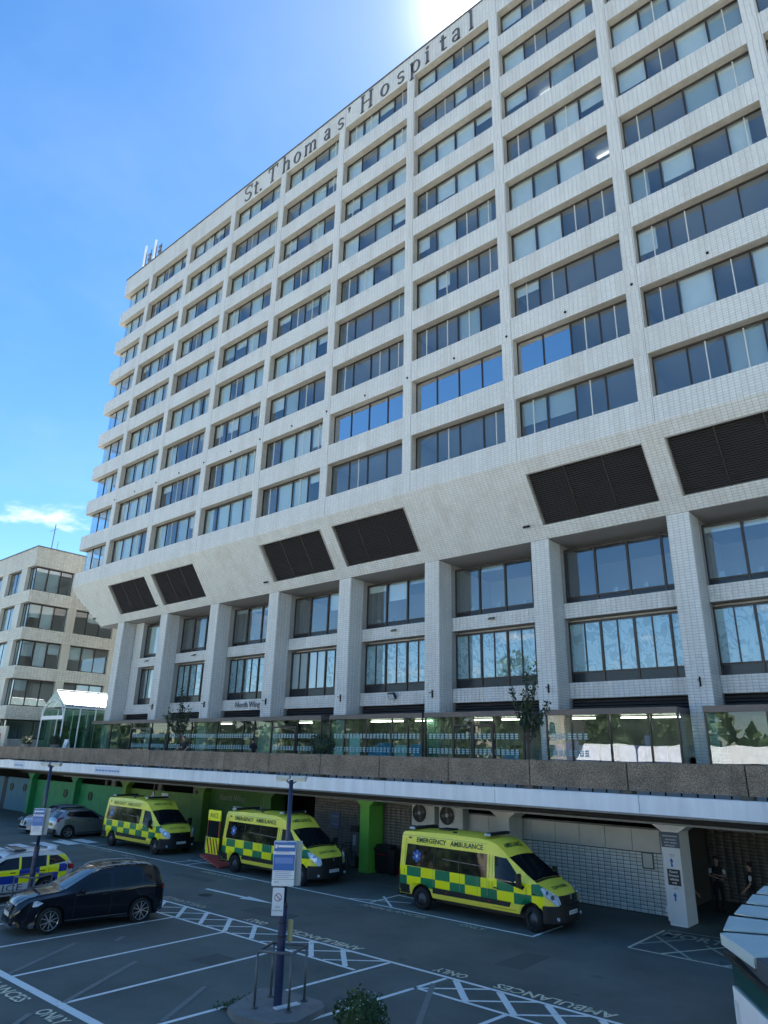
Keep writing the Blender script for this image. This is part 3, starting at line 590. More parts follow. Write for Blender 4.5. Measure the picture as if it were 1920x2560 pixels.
# lettering on the parapet ----------------------------------------------
def slab(b, poly): b.prism([(u, v) for u, v in poly], 1, -.07, -.012)
def ring(b, cx, cz, rx, rz, tx, tz, a0=0, a1=360, n=22, tilt=0):
    pts = []
    for k in range(n + 1):
        t = R_(a0 + (a1 - a0) * k / n); pts.append((math.cos(t), math.sin(t)))
    for k in range(n):
        (c0, s0), (c1, s1) = pts[k], pts[k + 1]
        slab(b, [(cx + c0 * rx, cz + s0 * rz), (cx + c1 * rx, cz + s1 * rz), (cx + c1 * (rx - tx), cz + s1 * (rz - tz)), (cx + c0 * (rx - tx), cz + s0 * (rz - tz))])
def rect(b, x0, x1, z0, z1): slab(b, [(x0, z0), (x1, z0), (x1, z1), (x0, z1)])
def glyph(ch):
    b = MB(); st = .18; th = .09; X = 1.15; Cc = 1.72
    def stem(x, z0, z1, serf=.09, top=True, bot=True):
        rect(b, x, x + st, z0, z1)
        if bot: rect(b, x - serf, x + st + serf, z0 - .0, z0 + .07)
        if top: rect(b, x - serf, x + st * .5, z1 - .07, z1)
    if ch == 'S' or ch == 's':
        h = Cc if ch == 'S' else X; w_ = h * .29; r = h * .27
        ring(b, w_, h - r, w_, r, .11, .09, 20, 270); ring(b, w_, r, w_, r, .17, .09, -160, 90)
        if ch == 'S': rect(b, w_ * 1.85, w_ * 1.98, h - r * 1.1, h)
    elif ch == 't': stem(.1, .08, 1.5, 0, False, False); rect(b, -.06, .5, X - .09, X); ring(b, .36, .2, .26, .2, .1, .08, 180, 320, 8)
    elif ch == '.': ring(b, .1, .12, .13, .13, .13, .13, n=12)
    elif ch == "'": ring(b, .1, 1.55, .13, .13, .13, .13, n=12); slab(b, [(.1, 1.42), (.23, 1.52), (.1, 1.15), (.04, 1.12)])
    elif ch == 'T': rect(b, .5, .5 + st, 0, Cc); rect(b, .0, 1.21, Cc - .1, Cc); rect(b, 0, .08, Cc - .4, Cc); rect(b, 1.13, 1.21, Cc - .4, Cc); rect(b, .36, .85, 0, .07)
    elif ch == 'h': stem(0, 0, 1.78); ring(b, .46, X - .35, .34, .35, .18, .09, 0, 150, 12); stem(.6, 0, X - .33, top=False)
    elif ch == 'o': ring(b, .42, X / 2, .44, X / 2, .19, .08)
    elif ch == 'm':
        stem(0, 0, X)
        for q in (.44, .96): ring(b, q, X - .32, .30, .32, .18, .09, 0, 150, 10); stem(q + .12, 0, X - .3, top=False)
    elif ch == 'a': ring(b, .33, X - .3, .32, .3, .16, .08, 0, 165, 12); stem(.46, 0, X - .28, top=False, serf=.04); ring(b, .30, .31, .31, .31, .16, .08, 60, 330, 14)
    elif ch == 'H':
        stem(0, 0, Cc); stem(.85, 0, Cc); rect(b, .1, .95, Cc / 2 - .04, Cc / 2 + .05); rect(b, -.09, .3, Cc - .07, Cc); rect(b, .76, 1.15, Cc - .07, Cc)
    elif ch == 'p': stem(.05, -.5, X); ring(b, .48, X / 2, .42, X / 2, .18, .08)
    elif ch == 'i': stem(0, 0, X); ring(b, .1, X + .34, .13, .13, .13, .13, n=12)
    elif ch == 'l': stem(0, 0, 1.78)
    return b
LET = [('S', 14.95), ('t', 16.35), ('.', 17.15), ('T', 18.2), ('h', 20.2), ('o', 21.55), ('m', 22.95), ('a', 25.2), ('s', 26.75), ("'", 27.85), ('H', 29.3), ('o', 31.25), ('s', 32.9), ('p', 34.15), ('i', 35.6), ('t', 36.85), ('a', 37.85), ('l', 39.35)]
for ch, x_ in LET:
    b = glyph(ch); b.v = [(v[0] + x_, v[1], v[2] + 51.58) for v in b.v]; obj('letter', b, M_LETTER, hosp, fix=True)
# phone masts on the roof
for (x_, z0, z1) in ((-5.5, 53.4, 58.9), (-3.4, 53.4, 58.6)):
    mo = thing('phone_antenna', 'white antenna panel on the roof edge, %s' % ('closest to the left corner' if x_ < -5 else 'second in from the left corner'), 'antenna', (x_, 1.6, ROOF), 0, 'antennas on the roof')
    obj('panel', MB().box(x_ - .13, x_ + .13, 1.3, 1.45, 56.2, z1), M_WHITE, mo, bevel=.03); obj('pole', MB().cyl((x_ + .75, 1.7, 53.3), (x_ + .75, 1.7, z1 - .6), .05).cyl((x_, 1.55, 53.3), (x_, 1.55, 58.0), .06), M_STEEL, mo)
    obj('radio_unit', MB().box(x_ + .55, x_ + .95, 1.5, 1.7, 56.6, 57.0).box(x_ + .55, x_ + .95, 1.5, 1.7, 57.3, 57.6), M_STEEL, mo)
# ------------------------------------------------------------------ shopfronts at deck level
def shop(xa, xb, mull, doors=(), y=1.2, lit=False):
    so = obj('shopfront', MB().box(xa - .03, xb + .03, y - .08, 3.6, 6.86, 7.1), M_BRNFASC, hosp)
    b = MB(); b.box(xa, xb, y, y + .06, 4.0, 4.1)
    for x_ in [xa] + list(mull) + [xb]: b.box(x_ - .035, x_ + .035, y - .02, y + .08, 4.1, 6.86)
    for x0, x1 in doors: b.box(x0, x0 + .09, y - .06, y + .02, 4.0, 6.5).box(x1 - .09, x1, y - .06, y + .02, 4.0, 6.5).box(x0 + .09, x1 - .09, y - .06, y + .02, 6.41, 6.5)
    obj('frame', b, M_FRAME, so)
    ed = [xa] + list(mull) + [xb]
    for e0, e1 in zip(ed[:-1], ed[1:]): obj('pane', MB().box(e0 + .04, e1 - .04, y + .025, y + .037, 4.1, 6.86), M_GLASSS, so)
    obj('pane', MB().box(xb - .012, xb, y + .1, 3.6, 4.1, 6.86), M_GLASSS, so); obj('pane', MB().box(xa, xa + .012, y + .1, 3.6, 4.1, 6.86), M_GLASSS, so)
    return so
SHO = []
SHO.append(shop(-.2, 11.0, (2.9, 6.0, 8.9), ((6.0, 8.9),)))
SHO.append(shop(11.15, 27.0, (14.0, 17.0, 19.8, 20.9, 22.6, 24.95), ((22.6, 24.9),)))
SHO.append(shop(27.75, 34.45, (28.9, 30.6, 32.4, 33.5)))
SHO.append(shop(34.65, 40.35, (36.4, 38.75), ((36.4, 37.55), (37.55, 38.75))))
SHO.append(shop(41.55, 47.35, (42.75, 44.5, 46.2)))
SHO.append(shop(48.4, 54.9, (50.6, 52.8), ((50.6, 52.8),)))
SHO.append(shop(55.1, 61.6, (57.2, 59.5)))
# rows of small frosted bars on the glass
sb = MB()
for (xa, xb) in ((6.2, 11), (11.3, 20.9), (22.7, 27), (28, 34.4), (34.8, 40.3), (41.7, 43.6), (50.8, 54.8)):
    x_ = xa + .1
    while x_ < xb - .2:
        for zc in (5.95, 5.25):
            for q in (-.09, .0, .09): sb.quad((x_, 1.19, zc + q - .03), (x_ + .16, 1.19, zc + q - .03), (x_ + .16, 1.19, zc + q + .03), (x_, 1.19, zc + q + .03))
        x_ += .25
o = obj('glass_manifestation', sb, mat('frosted_sticker', (.42, .56, .56), .6), hosp); o['kind'] = 'stuff'
# things inside the shops: posters, pale panels, lilac and blue boards, lights
def board(x0, x1, z0, z1, y, m, nm='poster'): return obj(nm, MB().box(x0, x1, y, y + .03, z0, z1), m, hosp)
M_LILAC = mat('lilac_board', (.62, .42, .66), .7, noise=.25, nscale=3); M_CYAN = mat('blue_poster', (.08, .30, .55), .6, noise=.35, nscale=2.5); M_AQUA = mat('aqua_poster', (.40, .62, .66), .6, noise=.3, nscale=4)
for x0, x1, z1 in ((41.8, 42.3, 5.6), (42.35, 43.0, 5.75), (43.0, 43.9, 5.6), (44.0, 44.7, 5.55), (44.8, 45.9, 5.6), (45.9, 46.2, 6.0), (46.3, 46.8, 5.6), (46.85, 47.3, 5.55)): board(x0, x1 - .03, 4.1, z1, 1.30, M_LILAC)
for x0, x1, z0, z1, m_ in ((30.4, 31.3, 4.2, 5.4, M_CYAN), (31.3, 32.3, 4.3, 5.6, M_CYAN), (32.5, 33.3, 4.1, 5.5, M_AQUA), (33.6, 34.3, 4.1, 5.55, M_CYAN), (29.2, 30.0, 4.4, 6.0, M_AQUA), (28.0, 28.7, 4.1, 5.2, M_AQUA), (39.2, 40.0, 4.1, 5.3, M_CYAN)): board(x0, x1, z0, z1, 1.32, m_)
obj('pale_screen', MB().box(21.0, 22.5, 1.8, 1.9, 4.1, 6.8), M_CREAM, hosp)
for x0 in (42.3, 44.6, 46.0, 31.2, 33.2, 37, 38.6, 51, 53.2, 30, 24, 16): obj('ceiling_light', MB().box(x0, x0 + 1.1, 2.2, 2.3, 6.74, 6.79), M_TUBES, hosp)
obj('shop_floor', MB().box(-.5, xr, 1.3, 8.4, 3.96, 3.99), M_FLOORI, hosp)
obj('shop_back_wall', MB().box(-.5, xr, 5.2, 5.3, 4.0, 7.7), mat('shop_wall', (.30, .29, .27), .8, noise=.4, nscale=1), hosp)
cl = MB()
for k in range(70):
    x_ = random.uniform(0, 54); h = random.uniform(.4, 1.7); cl.box(x_, x_ + random.uniform(.2, .9), 2.6, 3.2 + random.random(), 4.0, 4 + h)
o = obj('shop_contents', cl, mat('shop_goods', (.25, .27, .27), .7, noise=.6, nscale=2), hosp); o['kind'] = 'stuff'
put_text('north_wing_sign', 'North Wing', .55, mat('sign_letter_grey', (.16, .16, .17), .5), hosp, (16.95, 3.58, 8.12), (1, 0, 0), (0, 0, 1), ext=.02, local=False)
# ------------------------------------------------------------------ podium
pod = thing('podium', 'raised pedestrian deck with a long white fascia above the ambulance bays', 'terrace', (15, -3, 3.4))
obj('deck_slab', MB().box(-45, 70, -5.25, 3.6, 3.45, 3.95), M_CONC, pod)
xs_ = [-45]
while xs_[-1] < 68: xs_.append(xs_[-1] + 5.175)
for a, b_ in zip(xs_[:-1], xs_[1:]): obj('fascia_panel', MB().box(a + .008, b_ - .008, -5.62, -5.26, 3.48, 4.02), mat('fascia_white', (.78, .80, .82), .5, noise=.12, nscale=2.2, streak=.12), pod, bevel=.012)
obj('soffit_beam', MB().box(7.5, 70, -4.26, -4.20, 3.12, 3.18), M_STEEL, pod)
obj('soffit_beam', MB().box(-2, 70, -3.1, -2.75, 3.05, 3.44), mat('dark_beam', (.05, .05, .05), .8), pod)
obj('drip_trim', MB().box(-45, 70, -5.64, -5.60, 3.44, 3.50), M_STEEL, pod)
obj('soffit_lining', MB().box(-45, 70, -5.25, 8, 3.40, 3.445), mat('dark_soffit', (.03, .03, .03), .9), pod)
par = thing('parapet_wall', 'brown exposed-aggregate parapet of long precast panels along the deck edge', 'wall', (15, -5.3, 3.95))
x_ = 50.8 - 3.45 * 27.5 - .0
off0 = (47.69 + .3) % 3.5
xs2 = [47.75 + 3.49 * k for k in range(-27, 7)]
for a, b_ in zip(xs2[:-1], xs2[1:]):
    obj('panel', MB().box(a + .018, b_ - .018, -5.36, -5.2, 4.13, 4.97), M_AGG, par, bevel=.012)
    obj('foot_block', MB().box(a - .22, a + .12, -5.42, -5.0, 3.952, 4.125), mat('brown_block', (.10, .085, .065), .8, noise=.2), par)
rb = MB()
x_ = -30
while x_ < 62: rb.box(x_ - .02, x_ + .02, -4.86, -4.82, 3.955, 4.7); x_ += .48
o = obj('rail_baluster', rb, M_BLACK, par); o['kind'] = 'stuff'
obj('coping', MB().box(-46, 70, -5.18, -4.98, 4.78, 4.93), mat('coping_dark', (.10, .095, .09), .7), par)
def fit_text(name, s, m, parent, origin, U, V, w_, h_, ext=0, local=False, bold=0):
    me = text(s, 1.0, 0, bold); co = np.empty(len(me.vertices) * 3); me.vertices.foreach_get('co', co); co = co.reshape(-1, 3)
    a, b = co.min(0), co.max(0); c = (a + b) / 2; me = me.copy(); co = co - c; co[:, 0] *= w_ / (b[0] - a[0]); co[:, 1] *= h_ / (b[1] - a[1])
    U = Vector(U); V = Vector(V); A = np.array([U, V, U.cross(V)]); co = co @ A + np.array(origin)
    me.vertices.foreach_set('co', co.ravel()); me.materials.clear(); me.materials.append(m)
    return obj(name, me, m, parent, local=local)
# ------------------------------------------------------------------ undercroft walls and columns
uw = thing('undercroft_wall', 'painted and tiled wall behind the ambulance bays under the deck', 'wall', (15, -1.5, 0))
def seg(x0, x1, z1, m, step=1.15, y=-1.5):
    n = max(1, int(round((x1 - x0) / step))); d = (x1 - x0) / n
    for k in range(n): obj('panel', MB().box(x0 + k * d + .008, x0 + (k + 1) * d - .008, y, y + .12, 0, z1), m, uw)
seg(-45, -8.9, 2.5, M_BLUEW); seg(-8.9, -8.1, 2.4, mat('dark_teal', (.01, .03, .05), .6), 1); seg(-8.1, -2.6, 2.5, M_BLUEW)
seg(-2.6, 11.4, 2.5, M_GREENW); seg(11.4, 20.4, 2.5, M_LIMEW, 1.5); seg(20.4, 25.5, 3.4, M_DGREENW, 1.7); seg(25.5, 26.1, 3.4, M_LIMEW)
seg(26.1, 29.6, 3.4, M_BLACK, 1.2, 1.2)  # set-back black panels stand in for the darkness of the open bay
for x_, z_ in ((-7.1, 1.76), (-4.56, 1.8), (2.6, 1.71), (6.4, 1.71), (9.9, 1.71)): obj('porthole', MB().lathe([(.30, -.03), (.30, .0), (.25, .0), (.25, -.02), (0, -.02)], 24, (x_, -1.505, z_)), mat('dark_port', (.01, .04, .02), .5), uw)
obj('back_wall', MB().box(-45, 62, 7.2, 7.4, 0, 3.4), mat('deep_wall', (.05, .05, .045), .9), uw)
for a_, b_ in ((9.0, 9.5), (14.9, 15.3), (18.8, 19.2), (8.1, 8.3)): obj('vent_gap_post', MB().box(a_, b_, -1.45, -1.3, 2.5, 3.4), M_CONC, uw)
TB = Tiles(); obj('brick_backing', MB().box(29.6, 36.42, -1.49, -1.3, 0, 3.4), M_GROUTD, uw); TB.add((29.6, -1.49, 0), (1, 0, 0), (0, 0, 1), (0, -1, 0), 6.82, 3.4, tw=.30, th=.12)
obj('brick_backing', MB().box(47.2, 62, 3.15, 3.3, 0, 3.4), M_GROUTD, uw); TB.add((47.3, 3.15, 0), (1, 0, 0), (0, 0, 1), (0, -1, 0), 14, 3.4, tw=.30, th=.12)
TB.build('brown_tiling', M_TILEB, uw)
obj('tile_backing', MB().box(36.42, 47.22, -1.49, -1.35, 0, 1.96).box(47.10, 47.22, -1.34, 3.1, 0, 3.4), M_GROUTD, uw)
tile_pieces('tile', (42.06, -1.49, 0.02), (1, 0, 0), (0, 0, 1), (0, -1, 0), 5.15, 1.72, M_TILEP, uw, 300)
TP = Tiles(); TP.add((36.42, -1.49, 0), (1, 0, 0), (0, 0, 1), (0, -1, 0), 5.64, 1.94); TP.add((42.06, -1.49, 1.742), (1, 0, 0), (0, 0, 1), (0, -1, 0), 5.15, .20); TP.build('pale_tiling', M_TILEP, uw)
xx = 39.05
while xx < 47.0:
    obj('fascia_panel', MB().box(xx + .012, min(xx + 1.012, 47.2) - .012, -1.52, -1.4, 1.97, 2.70), M_PANELW, uw); xx += 1.012
obj('panel_trim', MB().box(39.0, 47.22, -1.54, -1.39, 2.70, 2.76), M_CONC, uw)
obj('pale_pier', MB().box(38.98, 39.04, -1.6, -1.4, 0, 2.7), M_PANELW, uw)
fit_text('north_wing_sign', 'North Wing', mat('sign_letter_pale', (.24, .26, .20), .5), uw, (22.8, -1.53, 2.42), (1, 0, 0), (0, 0, 1), 2.3, .42)
no = thing('wall_notice_sign', 'small pale notice on the moss green wall under the North Wing lettering', 'sign', (23.4, -1.6, 1.9)); obj('board', MB().box(23.0, 23.95, -1.56, -1.52, 1.78, 2.05), M_SIGNW, no); obj('lines', MB().box(23.1, 23.6, -1.566, -1.562, 1.93, 1.96).box(23.1, 23.7, -1.566, -1.562, 1.86, 1.885).box(23.72, 23.85, -1.566, -1.562, 1.83, 1.95), M_LETTER, no)
no = thing('wall_notice_sign', 'small pale notice on the lime wall beside the triangular sign', 'sign', (16, -1.6, 2.2)); obj('board', MB().box(15.6, 16.3, -1.56, -1.52, 2.05, 2.38), M_SIGNW, no)
# blue sign on brown tiles
no = thing('blue_wall_sign', 'square blue sign on the brown tiled wall left of the green column', 'sign', (31, -1.5, 1.8)); obj('board', MB().box(30.75, 31.45, -1.53, -1.50, 1.55, 2.30), mat('dull_blue', (.02, .07, .17), .4), no, loc=None); obj('lines', MB().box(30.85, 31.35, -1.536, -1.532, 2.05, 2.10).box(30.85, 31.35, -1.536, -1.532, 1.70, 1.74), M_LBLUE, no)
no = thing('framed_notice_board', 'blank framed board on the pale tiled wall beside the white column', 'notice board', (46.65, -1.5, 1.5)); obj('board', MB().box(46.48, 46.82, -1.53, -1.50, 1.47, 1.92), M_PANELW, no); obj('frame', MB().box(46.44, 46.48, -1.54, -1.49, 1.43, 1.96).box(46.82, 46.86, -1.54, -1.49, 1.43, 1.96).box(46.48, 46.82, -1.54, -1.49, 1.43, 1.47).box(46.48, 46.82, -1.54, -1.49, 1.92, 1.96), mat('olive_frame', (.10, .11, .08), .5), no)
def ucol(cx, m, lab, hw=.28, y0=-2.6, y1=-1.6, ztop=2.78):
    c = thing('undercroft_column', lab, 'column', (cx, (y0 + y1) / 2, 0), 0, 'columns under the deck')
    obj('shaft', MB().box(cx - hw, cx + hw, y0, y1, 0, ztop), m, c, bevel=.01)
    obj('flared_head', MB().prism([(cx - hw, ztop), (cx + hw, ztop), (cx + 1.15, 3.40), (cx - 1.15, 3.40)], 1, y0, y1), m, c, fix=True)
    return c
ucol(34.05, M_COLG, 'bright green column with a flared head between the two right-hand ambulances')
ucol(27.15, M_DGREENW, 'moss green column hidden behind the ambulance with open rear doors')
ucol(41.42, M_PANELW, 'grey column behind the nearest ambulance beside the air conditioning units')
ucol(20.3, M_LIMEW, 'lime green column just right of the farthest ambulance', y0=-1.95, y1=-1.51, ztop=2.7)
ucol(11.63, M_LIMEW, 'lime green column beside the silver hatchback', .22, -1.95, -1.51, 2.6); ucol(4.56, M_GREENW, 'green column between the two round portholes', .22, -1.95, -1.51, 2.6)
ucol(-2.75, M_GREENW, 'green column where the green wall meets the teal wall', .22, -1.95, -1.51, 2.6)
wc = ucol(47.9, M_WHITE, 'white column carrying blue arrows and a black funeral directors notice')
obj('side_pipe', MB().cyl((47.55, -2.45, .1), (47.55, -2.45, 2.6), .035).box(47.50, 47.62, -2.55, -2.4, .35, .5), M_WHITE, wc)
sg = thing('blue_column_sign', 'dark blue board with three lines of white writing at the top of the white column', 'sign', (47.9, -2.62, 2.3)); obj('board', MB().box(47.60, 48.20, -2.64, -2.605, 2.31, 2.78), mat('navy_board', (.02, .07, .13), .4), sg)
lb = MB()
for z_, a, b_ in ((2.66, 47.66, 48.14), (2.55, 47.74, 48.1), (2.46, 47.7, 47.86), (2.46, 47.9, 48.12), (2.37, 47.72, 48.05)): lb.box(a, b_, -2.645, -2.641, z_ - .02, z_ + .02)
obj('lines', lb, mat('dim_white', (.30, .36, .42), .5), sg)
sg = thing('funeral_directors_sign', 'black square notice reading Funeral Directors vehicles only between two blue arrows', 'sign', (47.9, -2.62, 1.4)); obj('board', MB().box(47.70, 48.11, -2.625, -2.604, 1.18, 1.66), mat('black_board', (.010, .010, .016), .4), sg)
for k, s_ in enumerate(('Funeral', 'Directors', 'vehicles', 'only')): fit_text('lettering', s_, M_SIGNW, sg, (47.905, -2.632, 1.585 - .11 * k), (1, 0, 0), (0, 0, 1), (.25, .32, .29, .16)[k], .075, bold=.02)
ps = thing('white_column_poster', 'tall white poster wrapped on the column with two upward blue arrows', 'poster', (47.9, -2.61, 0)); obj('sheet', MB().box(47.66, 48.18, -2.603, -2.6005, .06, 2.30), M_SIGNW, ps)
for z_, h_ in ((1.72, .28), (.72, .26)): obj('arrow', MB().poly([(47.84, -2.6055, z_), (47.90, -2.6055, z_), (47.90, -2.6055, z_ + h_ - .12), (47.94, -2.6055, z_ + h_ - .12), (47.87, -2.6055, z_ + h_), (47.80, -2.6055, z_ + h_ - .12), (47.84, -2.6055, z_ + h_ - .12)]), M_BLUE, ps)
obj('small_print', MB().box(47.80, 48.0, -2.6060, -2.6045, 2.08, 2.10).box(47.83, 47.97, -2.6060, -2.6045, 2.04, 2.055).box(47.83, 48.03, -2.6060, -2.6045, 1.08, 1.10).box(47.85, 48.0, -2.6060, -2.6045, 1.13, 1.145), mat('pale_red_print', (.5, .25, .3), .6), ps)
# air conditioning units
for x_, lab in ((36.35, 'left one of the two white air conditioning units hung above the ambulance'), (37.85, 'right one of the two white air conditioning units hung above the ambulance')):
    ac = thing('air_conditioning_unit', lab, 'air conditioner', (x_ + .6, -1.8, 2.1), 0, 'wall air conditioning units')
    obj('casing', MB().box(x_, x_ + 1.25, -2.0, -1.55, 2.1, 3.05), M_PANELW, ac, bevel=.02)
    obj('fan_grille', MB().lathe([(.36, -.02), (.38, -.03), (.34, -.03), (.34, 0), (0, 0)], 24, (x_ + .45, -2.005, 2.62)), M_RUB, ac)
    obj('hub', MB().lathe([(.08, 0), (.08, -.05), (0, -.05)], 12, (x_ + .45, -2.01, 2.62)), M_BLINDG, ac)
    obj('fan_blade', MB().obox((x_ + .45, -2.012, 2.62), (.3, 0, .06), (0, .004, 0), (-.02, 0, .06)).obox((x_ + .45, -2.018, 2.62), (-.06, 0, .3), (0, .004, 0), (.06, 0, .02)), M_SLAT, ac)
    obj('pipe', MB().cyl((x_ - .08, -1.55, 1.9), (x_ - .08, -1.55, 3.2), .025), M_WHITE, ac)
# bins, bicycle
for (x_, y_, lab, h) in ((34.95, -1.9, 'black wheeled bin on the right side of the green column', .95),):
    bn = thing('wheeled_bin', lab, 'bin', (x_, y_, 0)); obj('body', MB().prism([(x_ - .52, .08), (x_ + .52, .08), (x_ + .58, h), (x_ - .58, h)], 1, y_ - .3, y_ + .3), M_RUB, bn, fix=True)
    obj('lid', MB().box(x_ - .62, x_ + .62, y_ - .34, y_ + .34, h, h + .07).box(x_ - .5, x_ + .3, y_ - .3, y_ + .2, h + .07, h + .22), M_RUB, bn, bevel=.02); obj('label_strip', MB().box(x_ - .4, x_ + .1, y_ - .345, y_ - .335, h - .2, h - .15), M_RED, bn)
    for s_ in (-.4, .4): obj('castor', MB().cyl((x_ + s_, y_ - .2, .06), (x_ + s_, y_ - .26, .06), .06), M_TYRE, bn)
bk = thing('bicycle', 'dark bicycle leaning at the brown tiled wall behind the middle ambulance', 'bicycle', (32.2, -1.9, 0))
def tor(b, c, R0, r, n=28):
    for k in range(n):
        a0, a1 = 2 * math.pi * k / n, 2 * math.pi * (k + 1) / n; b.cyl((c[0] + R0 * math.cos(a0), c[1], c[2] + R0 * math.sin(a0)), (c[0] + R0 * math.cos(a1), c[1], c[2] + R0 * math.sin(a1)), r, n=6, caps=False)
for dx_ in (-.52, .52):
    b = MB(); tor(b, (32.2 + dx_, -1.9, .34), .33, .02); wh = obj('wheel', b, M_TYRE, bk); sp = MB()
    for k in range(8): t = math.pi * k / 8; sp.cyl((32.2 + dx_ - .32 * math.cos(t), -1.9, .34 - .32 * math.sin(t)), (32.2 + dx_ + .32 * math.cos(t), -1.9, .34 + .32 * math.sin(t)), .004, n=4)
    obj('spoke', sp, M_STEEL, wh)
b = MB()
for p0, p1 in (((31.68, .34), (32.1, .34)), ((32.1, .34), (32.0, .85)), ((31.68, .34), (32.0, .78)), ((32.1, .34), (32.6, .85)), ((32.0, .82), (32.58, .92)), ((32.72, .34), (32.56, 1.05))): b.cyl((p0[0], -1.9, p0[1]), (p1[0], -1.9, p1[1]), .02, n=8)
obj('frame', b, M_RUB, bk); obj('saddle', MB().box(31.85, 32.12, -1.96, -1.84, .88, .93), M_RUB, bk, bevel=.02); obj('handlebar', MB().cyl((32.56, -2.15, 1.05), (32.56, -1.65, 1.05), .015).cyl((32.56, -2.15, 1.05), (32.4, -2.18, 1.02), .015), M_RUB, bk)
mc = thing('ticket_machine', 'upright grey terminal with a black hood on the brown tiled wall', 'machine', (32.9, -1.7, 0)); obj('cabinet', MB().box(32.65, 33.1, -1.9, -1.52, .5, 1.55), M_STEEL, mc, bevel=.02); obj('hood', MB().prism([(32.6, 1.55), (33.15, 1.55), (33.12, 1.8), (32.66, 1.8)], 1, -2.0, -1.5), M_RUB, mc, fix=True); obj('post', MB().box(32.8, 32.95, -1.8, -1.6, 0, .5), M_RUB, mc); obj('screen', MB().box(32.72, 32.9, -1.91, -1.902, .95, 1.4), M_BLINDG, mc)
# triangular warning sign above the far ambulance
ts = thing('warning_sign', 'white triangular warning sign with dark border hanging above the farthest ambulance', 'sign', (17.0, -3.05, 2.1))
c_ = (17.0, -3.05, 2.12)
obj('plate', MB().prism([(16.66, 2.12), (17.34, 2.12), (17.0, 2.72)], 1, -3.06, -3.03), mat('sign_border', (.22, .06, .05), .5), ts, fix=True); obj('face', MB().prism([(16.77, 2.18), (17.23, 2.18), (17.0, 2.59)], 1, -3.072, -3.064), M_SIGNW, ts, fix=True)
obj('pictogram', MB().box(16.94, 16.97, -3.08, -3.075, 2.2, 2.42).box(17.03, 17.06, -3.08, -3.075, 2.2, 2.38).cyl((16.96, -3.075, 2.45), (16.96, -3.08, 2.45), .025, n=8), M_LETTER, ts); obj('hanger', MB().cyl((17.0, -3.045, 2.7), (17.0, -3.045, 3.4), .02), M_STEEL, ts)
# banners on the fascia
for x0, x1, s_ in ((14.3, 17.3, True), (2.5, 4.2, False)):
    bn = thing('fascia_banner', ('pale banner with blue writing on the fascia above the silver hatchback and far ambulance' if s_ else 'shorter pale banner with blue writing on the fascia at far left'), 'banner', (x0, -5.64, 3.5)); obj('sheet', MB().box(x0, x1, -5.645, -5.642, 3.54, 3.95), mat('banner_pale', (.62, .67, .76), .5), bn)
    lb = MB(); x_ = x0 + .15
    while x_ < x1 - .3: d = random.uniform(.12, .35); lb.box(x_, x_ + d, -5.650, -5.6465, 3.68, 3.78); x_ += d + .07
    obj('lines', lb, M_LBLUE, bn)
# ------------------------------------------------------------------ markings
MK = {'w': MB(), 'f': MB(), 'y': MB(), 'o': MB()}; mkz = [0]
def line(x0, y0, x1, y1, w_=.10, k='w'):
    d = np.array([x1 - x0, y1 - y0], float); n = np.array([-d[1], d[0]]) / np.linalg.norm(d) * w_ / 2; mkz[0] += 1; z = .004 + (mkz[0] % 16) * .0006
    MK[k].quad((x0 + n[0], y0 + n[1], z), (x0 - n[0], y0 - n[1], z), (x1 - n[0], y1 - n[1], z), (x1 + n[0], y1 + n[1], z))
YT, YB = -12.36, -13.53
line(26, YT, 53, YT, .11); line(26, YB, 43.75, YB, .10); line(45.6, YB, 53, YB, .10)
for a in np.arange(26.2, 42.5, 1.235): line(a, YT - .05, a + 1.12, YB + .05, .14)
for a in np.arange(26.2, 43.0, 1.26): line(a, YB + .04, a + 1.26, YT - .04, .085)
for a in np.arange(46.0, 52.5, 1.21): line(a, YT - .05, a + 1.02, YB + .05, .16)
for a in np.arange(45.75, 52.5, 1.21): line(a, YB + .04, a + 1.2, YT - .04, .085)
for x0, x1, y0, y1 in ((28.0, 28.0, YB, -19.6), (30.6, 30.6, YB, -19.6), (33.25, 33.25, YB, -19.6), (35.9, 35.8, YB, -19.6), (38.5, 38.53, YB, -19.6), (41.1, 41.08, YB, -19.6), (43.95, 43.5, YT - .05, -19.0), (45.75, 45.35, YT - .1, -17.2), (48.08, 47.6, YB, -18.5), (50.7, 50.2, YB, -18.5)): line(x0, y0, x1, y1, .11)
line(22, -19.66, 43.0, -19.66, .20)
for q in ((38.28, -19.53, 36.73, -17.17), (41.06, -19.56, 39.41, -16.93), (43.41, -18.7, 42.25, -16.87), (47.3, -15.6, 45.77, -12.99), (42.2, -21.5, 41.2, -20.3), (37.3, -16.3, 37.0, -15.9)): line(*q, .13, 'f')
line(14.5, -7.33, 45.22, -7.33, .10); line(45.22, -7.36, 45.22, -5.4, .10); line(33, -4.15, 37.6, -4.28, .08, 'f'); line(2, -6.9, 8.5, -7.1, .08, 'f'); line(9, -7.6, 14, -7.7, .08, 'f')
for q in ((38.6, -7.2, 38.44, -5.3), (38.2, -6.0, 39.6, -7.2), (38.44, -5.4, 39.4, -5.5), (37.6, -7.25, 39.7, -6.2), (26.1, -7.3, 26.5, -5.3), (27.2, -7.3, 27.0, -5.3), (25.9, -6.3, 28.2, -6.2), (25.6, -5.3, 28.4, -5.4), (18.4, -7.3, 18.5, -5.6)): line(*q, .09)
line(32.64, -10.0, 35.1, -9.95, .17); MK['w'].poly([(34.9, -10.2, .006), (36.5, -9.87, .006), (34.9, -9.72, .006)])
for y in (-14.2, -13.0, -11.8, -10.47, -9.18, -8.05, -6.95): MK['w'].quad((15.25, y, .005), (17.3, y - .02, .005), (17.3, y + .66, .005), (15.25, y + .68, .005))
